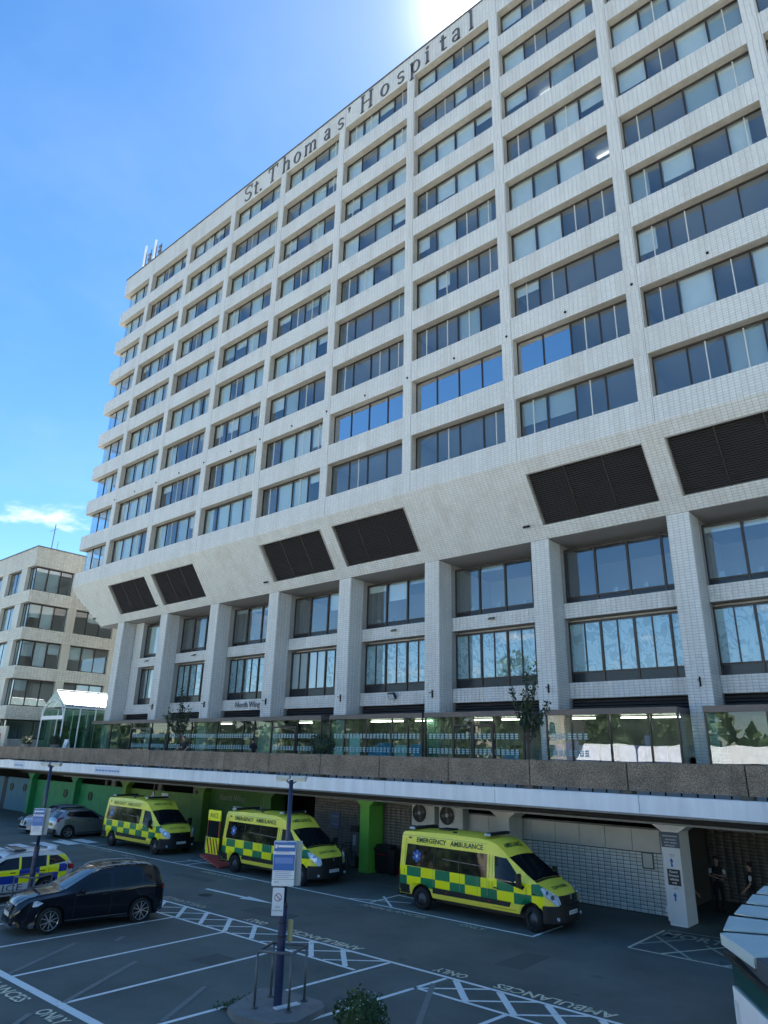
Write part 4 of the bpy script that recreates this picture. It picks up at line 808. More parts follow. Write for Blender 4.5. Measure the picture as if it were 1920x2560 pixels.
for q in ((47.76, -6.42, 47.76, -3.55), (47.76, -6.42, 52.5, -6.45), (47.85, -4.5, 49.5, -6.42), (48.68, -6.4, 49.9, -4.1), (49.3, -4.5, 51.0, -6.4), (47.8, -5.7, 48.6, -4.3), (50.3, -6.4, 51.2, -5.0), (47.8, -3.4, 51, -3.1)): line(*q, .09, 'y' if q[1] < -6 else 'o')
for k, m_, nm in (('w', M_PAINT, 'road_line'), ('f', M_PAINTO, 'old_road_line'), ('y', M_PAINTY, 'cream_road_line'), ('o', M_PAINTYO, 'worn_road_line')): structure(nm, MK[k], m_)
def road_text(s, x, y, w_, h_, rot=False, m=M_PAINTYO):
    U, V = ((-1, 0, 0), (0, -1, 0)) if rot else ((1, 0, 0), (0, 1, 0)); o = fit_text('road_lettering', s, m, None, (x, y, .016), U, V, w_, h_, bold=.022); o['kind'] = 'structure'
for x0 in (41.18, 48.35): road_text('AMBULANCES', x0, -12.08, 2.9, .36, True, M_PAINTY)
for x0 in (38.15, 45.6): road_text('ONLY', x0, -12.05, .95, .34, True, M_PAINTY)
road_text('AMBULANCES', 34.2, -12.02, 2.6, .36, True); 
road_text('AMBULANCES', 40.1, -7.72, 2.9, .30); road_text('ONLY', 43.3, -7.66, .95, .30); road_text('AMBULANCES', 30.6, -7.75, 2.9, .3); road_text('AMBULANCES', 19.9, -7.7, 2.8, .28); road_text('ONLY', 23.0, -7.8, .9, .3)
road_text('AMBULANCES', 38.95, -20.08, 2.9, .34, False, M_PAINTY); road_text('ONLY', 41.68, -20.08, 1.0, .34, False, M_PAINTY); road_text('AMBULANCES', 33.9, -20.08, 2.9, .34, False, M_PAINTY)
road_text('MORT', 48.78, -3.98, 1.75, .66, False, M_PAINTYO)
M_PATCH = mat('asphalt_patch', (.086, .098, .09), .85, noise=.2, nscale=12, bump=.3)
for (x0, y0, x1, y1) in ((36.5, -11.4, 38.6, -10.5), (40.2, -15.9, 41.0, -15.0), (29.0, -9.2, 31.5, -8.6), (45.9, -10.6, 46.7, -8.9)): structure('asphalt_patch', MB().quad((x0, y0, .002), (x1, y0 + .06, .002), (x1 - .05, y1, .002), (x0 + .04, y1 - .05, .002)), M_PATCH)
# drain cover and specks
structure('drain_cover', MB().lathe([(.28, .006), (0, .006)], 24, (33.6, -10.7, 0), 'z'), mat('cast_iron', (.03, .03, .032), .6))
# ------------------------------------------------------------------ traffic island, rail and lamp posts
ISL = [(43.95, -17.55), (43.50, -16.35), (43.72, -16.05), (45.05, -15.95), (45.35, -16.15), (45.55, -17.1), (45.3, -17.5), (44.4, -17.75)]
isl = obj('traffic_island', MB().prism(ISL, 2, 0, .12), M_CONC, fix=True); isl['kind'] = 'structure'
isl2 = obj('traffic_island', MB().prism([(x - 12.0, y + .0) for x, y in ISL], 2, 0, .12), M_CONC, fix=True); isl2['kind'] = 'structure'
def rail(dx, dy, lab):
    r_ = thing('guard_rail', lab, 'rail', (44.59 + dx, -16.72 + dy, .12), 0, 'square guard rails around the lamp posts')
    pts = [(44.41, -17.24), (44.11, -16.55), (44.80, -16.22), (45.07, -16.90)]; pts = [(a + dx, b_ + dy) for a, b_ in pts]
    for i, (a, b_) in enumerate(pts):
        c, d = pts[(i + 1) % 4]; obj('top_bar', MB().cyl((a, b_, 1.13), (c, d, 1.13), .028, n=10), M_STEEL, r_, smooth=True)
        po = obj('post', MB().cyl((a, b_, .13), (a, b_, 1.13), .026, n=10), M_STEEL, r_, smooth=True); obj('base_flange', MB().cyl((a, b_, .121), (a, b_, .15), .07, n=10).box(a - .02, a + .02, b_ - .02, b_ + .02, .15, .2), M_STEEL, po)
rail(0, 0, 'square steel guard rail round the near lamp post on its island'); rail(-12.0, 0, 'square steel guard rail round the lamp post between the black car and police car')
def lamp(x, y, lab):
    t = thing('lamp_post', lab, 'lamp post', (x, y, .12), 0, 'lamp posts in the car park')
    obj('lower_shaft', MB().cyl((x, y, .12), (x, y, 1.95), .090, .082, n=16), M_POLE, t, smooth=False)
    obj('upper_shaft', MB().cyl((x, y, 1.95), (x, y, 4.45), .055, .045, n=16), M_POLE, t, smooth=True)
    obj('collar', MB().cyl((x, y, 1.90), (x, y, 2.0), .095, .06, n=16).cyl((x, y, 1.35), (x, y, 1.38), .093, n=16).cyl((x, y, 1.6), (x, y, 1.63), .093, n=16), M_RUB, t)
    for s_ in (-1, 1):
        u, v = .83 * s_, .56 * s_   # arms run across the view
        h = obj('lamp_head', MB().obox((x + u * .19, y + v * .19, 4.50), (u * .155, v * .155, 0), (-.56 * .09, .83 * .09, 0), (0, 0, .04)), M_BLINDG, t, bevel=.015)
        obj('diffuser', MB().obox((x + u * .21, y + v * .21, 4.44), (u * .12, v * .12, 0), (-.56 * .075, .83 * .075, 0), (0, 0, .02)), mat('diffuser_cream', (.5, .47, .36), .4), h)
        obj('bracket', MB().cyl((x, y, 4.35), (x + u * .18, y + v * .18, 4.47), .02, n=8), M_STEEL, t)
    return t
lamp(44.59, -16.77, 'blue lamp post with twin heads nearest the camera on the concrete island'); lamp(32.59, -16.77, 'blue lamp post with twin heads farther off beside the police car')
def board_sign(x, y, z0, z1, wd, tilt, label, kind):
    # faces roughly towards the walkway (+x,-y)
    n = Vector((math.cos(tilt), math.sin(tilt), 0)); u = Vector((-n.y, n.x, 0)); t = thing('parking_sign', label, 'sign', (x, y, z0), 0)
    c = Vector((x, y, 0)) + n * .12
    def plate(nm, u0, u1, a, b_, m, d=.012, off=0, bevel=.0):
        return obj(nm, MB().obox(c + u * ((u0 + u1) / 2) + n * off + Vector((0, 0, (a + b_) / 2)), u * ((u1 - u0) / 2), n * d, (0, 0, (b_ - a) / 2)), m, t, bevel=bevel)
    H_ = z1 - z0
    if kind == 'board':
        plate('backing_board', -wd / 2, wd / 2 + .13, z0, z1, M_STEEL, .012, -.10, .01).data.materials[0] = mat('board_grey', (.36, .38, .36), .5)
        plate('board', -wd / 2, wd / 2, z0, z1, M_SIGNW, .012, 0, .008)
        for f0, f1, m in ((.77, .985, M_BLUE), (.345, .70, M_BLUE)): plate('blue_field', -wd / 2 + .01, wd / 2 - .01, z0 + H_ * f0, z0 + H_ * f1, m, .002, .014)
        plate('pale_field', -wd / 2 + .04, wd / 2 - .05, z0 + H_ * .50, z0 + H_ * .63, M_LBLUE, .002, .018)
        plate('white_field', -wd / 2 + .09, wd / 2 - .03, z0 + H_ * .86, z0 + H_ * .91, M_BLINDW, .002, .018); plate('symbol', -wd / 2 + .03, -wd / 2 + .075, z0 + H_ * .84, z0 + H_ * .92, M_BLINDW, .002, .018)
        for k, f in enumerate((.31, .27, .23, .19, .73, .76, .10, .07, .96)): plate('lines', -wd / 2 + .05, wd / 2 - (.06, .1, .05, .12, .08, .14, .32, .33, .2)[k], z0 + H_ * f, z0 + H_ * (f + .012), mat('print_grey_blue', (.25, .30, .48), .5), .001, .0165)
        plate('divider', -wd / 2, wd / 2, z0 + H_ * .148, z0 + H_ * .155, M_LETTER, .001, .0165)
        for f in (.9, .2): plate('band_clip', -.1, .1, z0 + H_ * f, z0 + H_ * (f + .03), M_STEEL, .03, -.05)
    else:
        plate('board', -wd / 2, wd / 2, z0, z1, M_SIGNW, .008, 0, .01)
        # no-smoking style ring with bar
        b = MB(); R0 = .078; cz = z0 + H_ * .66
        for k in range(20):
            a0, a1 = 2 * math.pi * k / 20, 2 * math.pi * (k + 1) / 20
            p = [c + n * .012 + u * (r * math.cos(a)) + Vector((0, 0, cz + r * math.sin(a))) for r, a in ((R0, a0), (R0, a1), (R0 - .014, a1), (R0 - .014, a0))]; b.quad(*[tuple(q) for q in p])
        b.obox(c + n * .012 + Vector((0, 0, cz)), (u * .052 + Vector((0, 0, -.052))), n * .001, (u * .006 + Vector((0, 0, .006)))); obj('prohibition_ring', b, mat('ring_red', (.25, .03, .04), .5), t)
        fit_text('lettering', 'We’re', M_LETTER, t, tuple(c + n * .011 + Vector((0, 0, z0 + H_ * .32))), u, (0, 0, 1), .10, .04); fit_text('lettering', 'smoke-free', M_LETTER, t, tuple(c + n * .011 + Vector((0, 0, z0 + H_ * .20))), u, (0, 0, 1), .21, .04)
    return t
TL = R_(-48.5)
board_sign(44.57, -16.80, 2.32, 3.20, .48, TL, 'tall blue and white parking notice board on the near lamp post', 'board'); board_sign(44.52, -16.86, 1.76, 2.29, .25, TL, 'white smoke-free sign with a red prohibition ring below the near notice board', 'nosmoke')
board_sign(32.55, -16.82, 2.32, 3.12, .36, TL, 'blue and white parking notice board on the farther lamp post', 'board'); 
bx = thing('meter_box', 'cream junction box strapped to the back of the near lamp post', 'box', (44.8, -16.6, 1.2)); obj('case', MB().box(44.63, 44.72, -16.66, -16.57, 1.24, 1.66), M_YELLOW, bx, bevel=.02)
mp = thing('metal_plate', 'pale rectangular plate lying on the concrete island by the lamp post', 'plate', (44.8, -16.6, .13)); obj('sheet', MB().obox((44.80, -16.70, .135), (.05, .28, 0), (.075, -.01, 0), (0, 0, .012)), M_SIGNW, mp)
# ------------------------------------------------------------------ kiosk bottom right
kk = thing('kiosk', 'kiosk with wide pale roof boards, dark green glass and white lower panels at lower right', 'kiosk', (54.5, -15, 0))
LP = [(53.50, -16.65), (53.30, -15.35), (53.19, -14.22), (53.07, -13.06), (52.99, -11.9), (52.93, -10.8), (52.88, -9.8)]; AN = [26, 8.5, 10, 12, 12, 12, 12]
M_ROOFB = mat('pale_roof_board', (.50, .58, .56), .55, noise=.06, nscale=3)
obj('roof_deck', MB().prism([(53.62, -16.55), (53.42, -15.3), (53.2, -13.0), (53.0, -9.9), (61, -8.5), (61, -20), (56, -20.6), (54.25, -17.7)], 2, 2.56, 2.775), mat('roof_dark', (.055, .07, .085), .6), kk, fix=True)
for k in range(6):
    (xa, ya), (xb, yb) = LP[k], LP[k + 1]; ta, tb = math.tan(R_(AN[k])), math.tan(R_(AN[k + 1])); X2 = 61; g = .27
    obj('roof_board', MB().prism([(xa - .03, ya + g), (xb - .03, yb), (X2, yb + (X2 - xb) * tb), (X2, ya + g + (X2 - xa) * ta)], 2, 2.779, 2.80), M_ROOFB, kk, fix=True)
obj('roof_board', MB().prism([(53.50, -16.65), (53.56, -16.55), (61, -16.55 + 7.4 * math.tan(R_(26))), (61, -17.6), (54.42, -17.26), (54.16, -17.62)], 2, 2.66, 2.80), M_ROOFB, kk, fix=True, bevel=.008)
obj('roof_board', MB().prism([(54.28, -17.72), (54.50, -17.42), (61, -17.9), (61, -21), (56.1, -20.6)], 2, 2.64, 2.77), M_ROOFB, kk, fix=True, bevel=.008)
obj('gutter', MB().obox((54.42, -18.02, 2.53), (.92, -1.52, 0), (.03, .02, 0), (0, 0, .03)), M_FRAME, kk)
dvec = np.array([.52, -.854]); q0 = np.array([53.60, -16.55]); q1 = q0 + dvec * 4.5
def kwall(a, b_, z0, z1, off, th, m, nm):
    n = np.array([-(b_ - a)[1], (b_ - a)[0]]) / np.linalg.norm(b_ - a); mid = (a + b_) / 2 + n * off; h = (b_ - a) / 2; return obj(nm, MB().obox((mid[0], mid[1], (z0 + z1) / 2), (h[0], h[1], 0), (n[0] * th, n[1] * th, 0), (0, 0, (z1 - z0) / 2)), m, kk)
M_KGL = mat('dark_green_glass', (.005, .055, .045), .12, spec=.8)
kwall(q0, q1, 2.16, 2.5, 0, .02, M_KGL, 'glass_band'); kwall(q0, q1, .02, 2.02, .02, .03, M_WHITE, 'lower_panel'); kwall(q0, q1, 2.02, 2.17, .0, .05, M_WHITE, 'rail')
kwall(q0 + dvec * .0, q0 + dvec * .06, .02, 2.02, -.02, .035, M_SIGNW, 'corner_post')
q2 = np.array([53.35, -12]); kwall(q2, q0, 2.16, 2.5, 0, .02, M_KGL, 'glass_band'); kwall(q2, q0, .02, 2.16, 0, .03, M_WHITE, 'side_panel')
# ------------------------------------------------------------------ left block
lb_ = thing('left_wing_building', 'lower tiled wing at far left with glazed corners and curtained windows', 'building', (-20, 3, 3.95))
BX, BY = -11.2, -1.6; BB = [(3.95, 5.6), (7.3, 8.5), (10.95, 12.1), (14.55, 15.7), (18.1, 19.3), (21.7, 23.6)]
TL_ = Tiles(); M_TILEL = tile_mat('buff_tile', (.54, .52, .45), dirt=.22, dcol=(.22, .18, .13))
for z0, z1 in BB:
    obj('spandrel_band', MB().box(-50, BX, BY, 17, z0, z1), M_GROUT, lb_); TL_.add((-50, BY, z0), (1, 0, 0), (0, 0, 1), (0, -1, 0), 38.8, z1 - z0, tw=.3, th=.2); TL_.add((BX, BY, z0), (0, 1, 0), (0, 0, 1), (1, 0, 0), 18.6, z1 - z0, tw=.3, th=.2)
TL_.build('tile_cladding', M_TILEL, lb_)
obj('roof_coping', MB().box(-50, BX + .06, BY - .06, 17, 23.6, 23.7), M_ROOFC, lb_)
PXA = [(-14.2, -12.83)] + [(-14.2 - 4.6 * k, -12.83 - 4.6 * k) for k in range(1, 8)]; PYB = [(2.45, 3.25), (7.4, 8.2), (12.2, 13.0)]
for li in range(5):
    z0, z1 = BB[li][1], BB[li + 1][0]; 
    for a, b_ in PXA: obj('pier', MB().box(a, b_, BY + .03, BY + .6, z0, z1), M_TILEL, lb_)
    for a, b_ in PYB: obj('pier', MB().box(BX - .6, BX - .03, a, b_, z0, z1), M_TILEL, lb_)
    obj('core', MB().box(-48, BX - 3, BY + 3, 16, z0, z1), M_INT, lb_)
    spans = [('x', PXA[0][1], BX - .35)] + [('x', PXA[k + 1][1], PXA[k][0]) for k in range(6)] + [('y', BY + .35, PYB[0][0]), ('y', PYB[0][1], PYB[1][0]), ('y', PYB[1][1], PYB[2][0])]
    for ax, a, b_ in spans:
        fr = MB(); n = max(2, int(round((b_ - a) / 1.45))); d = (b_ - a) / n
        def bb(u0, u1, za, zb, dp=.06, o_=.35):
            return (u0, u1, BY + o_, BY + o_ + dp, za, zb) if ax == 'x' else (BX - o_ - dp, BX - o_, u0, u1, za, zb)
        fr.box(*bb(a, b_, z0, z0 + .1)).box(*bb(a, b_, z1 - .12, z1))
        for k in range(n + 1): u = a + k * d; fr.box(*bb(max(a, u - .05), min(b_, u + .05), z0 + .1, z1 - .12))
        fo = obj('window', fr, M_FRAME, lb_)
        for k in range(n):
            u0, u1 = a + k * d + .06, a + (k + 1) * d - .06; obj('pane', MB().box(*bb(u0, u1, z0 + .1, z1 - .12, .012, .375)), M_GLASS, fo)
            if li >= 1 and random.random() < .7:
                zb = z0 + .1 if random.random() < .45 else z0 + .9 + random.random() * .5; obj('curtain', MB().box(*bb(u0, u1, zb, z1 - .12, .02, .55)), random.choice((M_CURT, M_BLINDW, M_BLINDG)), fo)
pl = thing('rooftop_plant_room', 'pale plant room with a railing standing behind the roof of the left wing', 'building', (-20, 25, 23.6))
obj('wall', MB().box(-34, -9, 22, 30, 20, 28.2), M_TILEL, pl); rb = MB()
for x_ in np.arange(-34, -9, 1.6): rb.cyl((x_, 22.1, 28.2), (x_, 22.1, 29.3), .03, n=5)
rb.cyl((-34, 22.1, 29.3), (-9, 22.1, 29.3), .03, n=5).cyl((-34, 22.1, 28.8), (-9, 22.1, 28.8), .02, n=5); obj('railing', rb, M_STEEL, pl)
am = thing('roof_mast', 'thin radio mast with cross bars on the roof of the left wing', 'antenna', (-17, 2, 23.7)); b = MB().cyl((-17, 2, 23.6), (-17, 2, 28.0), .05, n=6).cyl((-18.2, 2, 24.6), (-15.4, 2, 24.6), .03, n=6).cyl((-15.6, 2, 23.6), (-15.6, 2, 25.8), .03, n=6).cyl((-18.2, 2, 27.4), (-16.2, 2, 27.4), .025, n=5); obj('mast', b, M_STEEL, am)
# gabled glass canopy
gc = thing('glass_canopy', 'gabled glass entrance canopy with white ribs on the deck beside the left wing', 'canopy', (-4, 1.5, 3.95))
gx, gw, gy0, gy1, gz, gr = -4.1, 2.05, -.5, 5.0, 8.2, 9.6
for s_ in (-1, 1):
    n = 7
    for k in range(n):
        a = gy0 + (gy1 - gy0) * k / n + .04; b_ = gy0 + (gy1 - gy0) * (k + 1) / n - .04
        obj('roof_pane', MB().quad((gx, a, gr), (gx + s_ * gw, a, gz), (gx + s_ * gw, b_, gz), (gx, b_, gr)), mat('milky_glass', (.20, .27, .27), .3), gc)
    for k in range(n + 1): y = gy0 + (gy1 - gy0) * k / n; obj('rib', MB().cyl((gx, y, gr + .02), (gx + s_ * gw, y, gz + .02), .03, n=6), M_WHITE, gc)
    obj('eave_beam', MB().box(gx + s_ * gw - .06, gx + s_ * gw + .06, gy0, gy1, gz - .1, gz), M_WHITE, gc)
    for k in range(4):
        a = gy0 + (gy1 - gy0) * k / 4; obj('side_pane', MB().box(gx + s_ * gw - .01, gx + s_ * gw + .01, a + .04, a + 1.3, 4.0, gz - .12), M_GLASSG, gc)
        obj('post', MB().box(gx + s_ * gw - .04, gx + s_ * gw + .04, a - .04, a + .04, 3.96, gz - .1), M_WHITE, gc)
obj('ridge_beam', MB().cyl((gx, gy0, gr + .03), (gx, gy1, gr + .03), .07, n=6), M_WHITE, gc)
b = MB()
for k in range(10):
    t0, t1 = math.pi * k / 10, math.pi * (k + 1) / 10; b.cyl((gx + 1.9 * math.cos(t0), gy0 - .02, 7.5 + 1.3 * math.sin(t0)), (gx + 1.9 * math.cos(t1), gy0 - .02, 7.5 + 1.3 * math.sin(t1)), .05, n=6)
obj('arched_rib', b, M_WHITE, gc); obj('gable_pane', MB().poly([(gx - gw, gy0, gz), (gx + gw, gy0, gz), (gx, gy0, gr)]), M_GLASSG, gc)
obj('tie_beam', MB().box(gx - gw, gx + gw, gy0 - .06, gy0 + .02, 7.2, 7.5), M_WHITE, gc)
# glazed low building between the wing and the shopfronts
gl_ = thing('glazed_link', 'low glazed link with reflective panes on the deck left of the shopfronts', 'building', (-2, 3, 3.95))
obj('wall', MB().box(-11, -.4, 4.4, 4.6, 4, 7.9), mat('link_wall', (.30, .28, .22), .8, noise=.3, nscale=1), gl_)
for k in range(6): obj('pane', MB().box(-9.9 + 1.6 * k, -8.4 + 1.6 * k, 2.9, 2.92, 4.0, 6.4), M_GLASSS, gl_)
obj('frame', MB().box(-10, -.3, 2.86, 2.96, 6.4, 6.6).box(-10, -.3, 2.86, 2.96, 5.0, 5.08), M_FRAME, gl_)
bw = thing('deck_side_wall', 'pale tiled low wall with blue and red posters at far left of the deck', 'wall', (-9, -2.5, 3.95)); obj('wall', MB().box(-30, -7.0, -2.9, -2.7, 3.96, 6.6), M_TILEL, bw)
obj('poster', MB().box(-9.6, -8.9, -2.93, -2.90, 4.8, 6.1), M_CYAN, bw); obj('poster', MB().box(-8.7, -7.9, -2.93, -2.90, 4.9, 6.0), mat('red_poster', (.4, .12, .10), .6, noise=.3), bw)

# ------------------------------------------------------------------ vehicles
def sm(a, k=2):
    a = np.array(a, float)
    for _ in range(k): a[1:-1] = (a[:-2] + 2 * a[1:-1] + a[2:]) / 4
    return a
class Loft:
    """body = sections across the vehicle; x forward, z up"""
    def __init__(s, xs, ztop, zbelt, wbelt, wroof, zsill, wsill, wheels, warch, drop=.10, crown=.03, k=2, nx=110):
        s.x = np.linspace(xs[0][0], xs[-1][0], nx); key = [p for p in xs]
        f = lambda tab: sm(np.interp(s.x, [q[0] for q in tab], [q[1] for q in tab]), k)
        s.zt, s.zb, s.wb, s.wr, s.zs, s.ws = f(ztop), f(zbelt), f(wbelt), f(wroof), f(zsill), f(wsill); s.drop, s.crown = drop, crown
        s.zb = np.minimum(s.zb, s.zt - .06)
        for wx in wheels:
            d = warch ** 2 - (s.x - wx) ** 2; arch = np.where(d > 0, .34 + np.sqrt(np.maximum(d, 0)), 0); s.zs = np.maximum(s.zs, np.where(d > 0, arch, 0))
    def sec(s, i):
        zs_, ws, zb, wb, zt, wr = s.zs[i], s.ws[i], s.zb[i], s.wb[i], s.zt[i], s.wr[i]; zm = max(zs_ + .02, zb * .62)
        dr = min(s.drop, (zt - zb) * .5)
        P = [(ws, zs_), (min(wb, ws + .05), max(zs_ + .01, min(zm, zs_ + .12))), (wb * 1.0, zm + .005), (wb, zb), (wr, zt - dr), (wr - dr * .35, zt - dr * .35), (wr - dr, zt - s.crown * .9), (wr * .45, zt - s.crown * .25), (0, zt)]
        seg = (2, 3, 4, 6, 2, 2, 3, 4); o = []
        for (a, b_), n in zip(zip(P[:-1], P[1:]), seg):
            for k in range(n): t = k / n; o.append((a[0] + (b_[0] - a[0]) * t, a[1] + (b_[1] - a[1]) * t))
        o.append(P[-1]); return o
    def build(s, name, m, parent):
        S = [s.sec(i) for i in range(len(s.x))]; nh = len(S[0]); V = []; F = []
        for i, sc in enumerate(S):
            V += [(s.x[i], -y, z) for y, z in sc] + [(s.x[i], y, z) for y, z in sc[-2::-1]]
        n = 2 * nh - 1
        for i in range(len(S) - 1):
            for j in range(n - 1): F.append((i * n + j, i * n + j + 1, (i + 1) * n + j + 1, (i + 1) * n + j))
        F.append(tuple(range(n))); F.append(tuple((len(S) - 1) * n + j for j in range(n))[::-1])
        me = bpy.data.meshes.new(name); me.from_pydata(V, [], F); me.polygons.foreach_set('use_smooth', [True] * (len(F) - 2) + [False] * 2); me.materials.append(m); fixn(me)
        try: me.set_sharp_from_angle(angle=R_(38))
        except Exception: pass
        s.S = S; return obj(name, me, m, parent, local=True)
    def _row(s, x):
        f = (x - s.x[0]) / (s.x[1] - s.x[0]); i = int(max(0, min(len(s.x) - 2, math.floor(f)))); t = max(0, min(1, f - i)); A = np.array(s.S[i]); B = np.array(s.S[i + 1]); return A * (1 - t) + B * t
    def yside(s, x, z):
        r = s._row(x); zz_ = r[:, 1]; j = np.argmax(zz_ >= z) if (zz_ >= z).any() else len(zz_) - 1; j = max(1, j); t = (z - zz_[j - 1]) / max(1e-6, zz_[j] - zz_[j - 1]); return float(r[j - 1, 0] + (r[j, 0] - r[j - 1, 0]) * max(0, min(1, t)))
    def ztop_(s, x, y):
        r = s._row(x)[::-1]; y = abs(y); return float(np.interp(y, r[:14, 0], r[:14, 1]))
    def side(s, poly, off=.008, n=6, m=4, both=True, mirror=None):
        """poly: 4 corners (x,z) bl, br, tr, tl"""
        (a, b_, c, d) = [np.array(q, float) for q in poly]; out = []
        for sg in ((-1, 1) if both else (mirror or -1,)):
            G = []
            for j in range(m + 1):
                for i in range(n + 1):
                    u, v = i / n, j / m; q = (a * (1 - u) + b_ * u) * (1 - v) + (d * (1 - u) + c * u) * v; G.append((q[0], sg * (s.yside(q[0], q[1]) + off), q[1]))
            B = MB(); out.append(B); k = 0; B.v += G
            for j in range(m):
                for i in range(n): p = k + j * (n + 1) + i; f = (p, p + 1, p + n + 2, p + n + 1); B.f.append(f if sg < 0 else f[::-1]); B.mi.append(0)
        return out
    def top(s, poly, off=.008, n=6, m=8):
        """poly: 4 corners (x,y)"""
        (a, b_, c, d) = [np.array(q, float) for q in poly]; B = MB(); G = []
        for j in range(m + 1):
            for i in range(n + 1):
                u, v = i / n, j / m; q = (a * (1 - u) + b_ * u) * (1 - v) + (d * (1 - u) + c * u) * v; x, y = q; z = s.ztop_(x, y); e = .02
                nn_ = Vector((-(s.ztop_(x + e, y) - s.ztop_(x - e, y)) / (2 * e), -(s.ztop_(x, y + e) - s.ztop_(x, y - e)) / (2 * e), 1)).normalized(); G.append(tuple(Vector((x, y, z)) + nn_ * off))
        B.v = G
        for j in range(m):
            for i in range(n): p = j * (n + 1) + i; B.f.append((p, p + 1, p + n + 2, p + n + 1)); B.mi.append(0)
        return B
def patch(name, B, m, parent):
    for b_ in (B if isinstance(B, list) else [B]): o_ = obj(name, b_, m, parent, local=True, smooth=True)
    return o_
def wheel(parent, x, y, r, side, spokes=0, wd=.2, steer=0, rimm=None):
    """side -1: outer face towards -y"""
    o = obj('wheel', MB().lathe([(r * .60, 0), (r * .93, 0), (r, .03), (r, wd - .03), (r * .93, wd), (r * .5, wd)], 32), M_TYRE, parent, local=True, smooth=True)
    o.location = (x, y, r); o.rotation_euler = (0, 0, (math.pi if side > 0 else 0) + steer)
    b = MB().lathe([(r * .73, .02), (r * .70, -.004), (r * .66, .03), (r * .62, .09)], 32)
    if spokes:
        b.lathe([(r * .62, .09), (0, .09)], 20)
        rm = obj('rim', b, M_RUB, o, local=True); s_ = MB().lathe([(r * .735, .015), (r * .71, -.010), (r * .66, .01)], 32); s_.lathe([(r * .13, .0), (r * .11, -.012), (0, -.012)], 14)
        for k in range(spokes):
            t = 2 * math.pi * k / spokes; u = Vector((math.cos(t), 0, math.sin(t))); v = Vector((-math.sin(t), 0, math.cos(t)))
            for q in (-.045, .045):
                s_.obox(u * (r * .40) + v * (q * r * 2.2) + Vector((0, .012, 0)), u * (r * .29) + v * (q * r * 2.2), v * (r * .03), (0, .014, 0))
        obj('spoke', s_, rimm or M_RIM, o, local=True)
    else:
        b.lathe([(r * .56, .06), (r * .34, .02), (r * .2, .0), (r * .18, -.015), (0, -.015)], 20); rm = obj('rim', b, rimm or M_RIMD, o, local=True, smooth=True)
        hb = MB()
        for k in range(6): t = 2 * math.pi * k / 6; hb.cyl((r * .26 * math.cos(t), -.004, r * .26 * math.sin(t)), (r * .26 * math.cos(t), .03, r * .26 * math.sin(t)), .012, n=6)
        obj('wheel_nut', hb, M_CHROME, o, local=True)
    return o
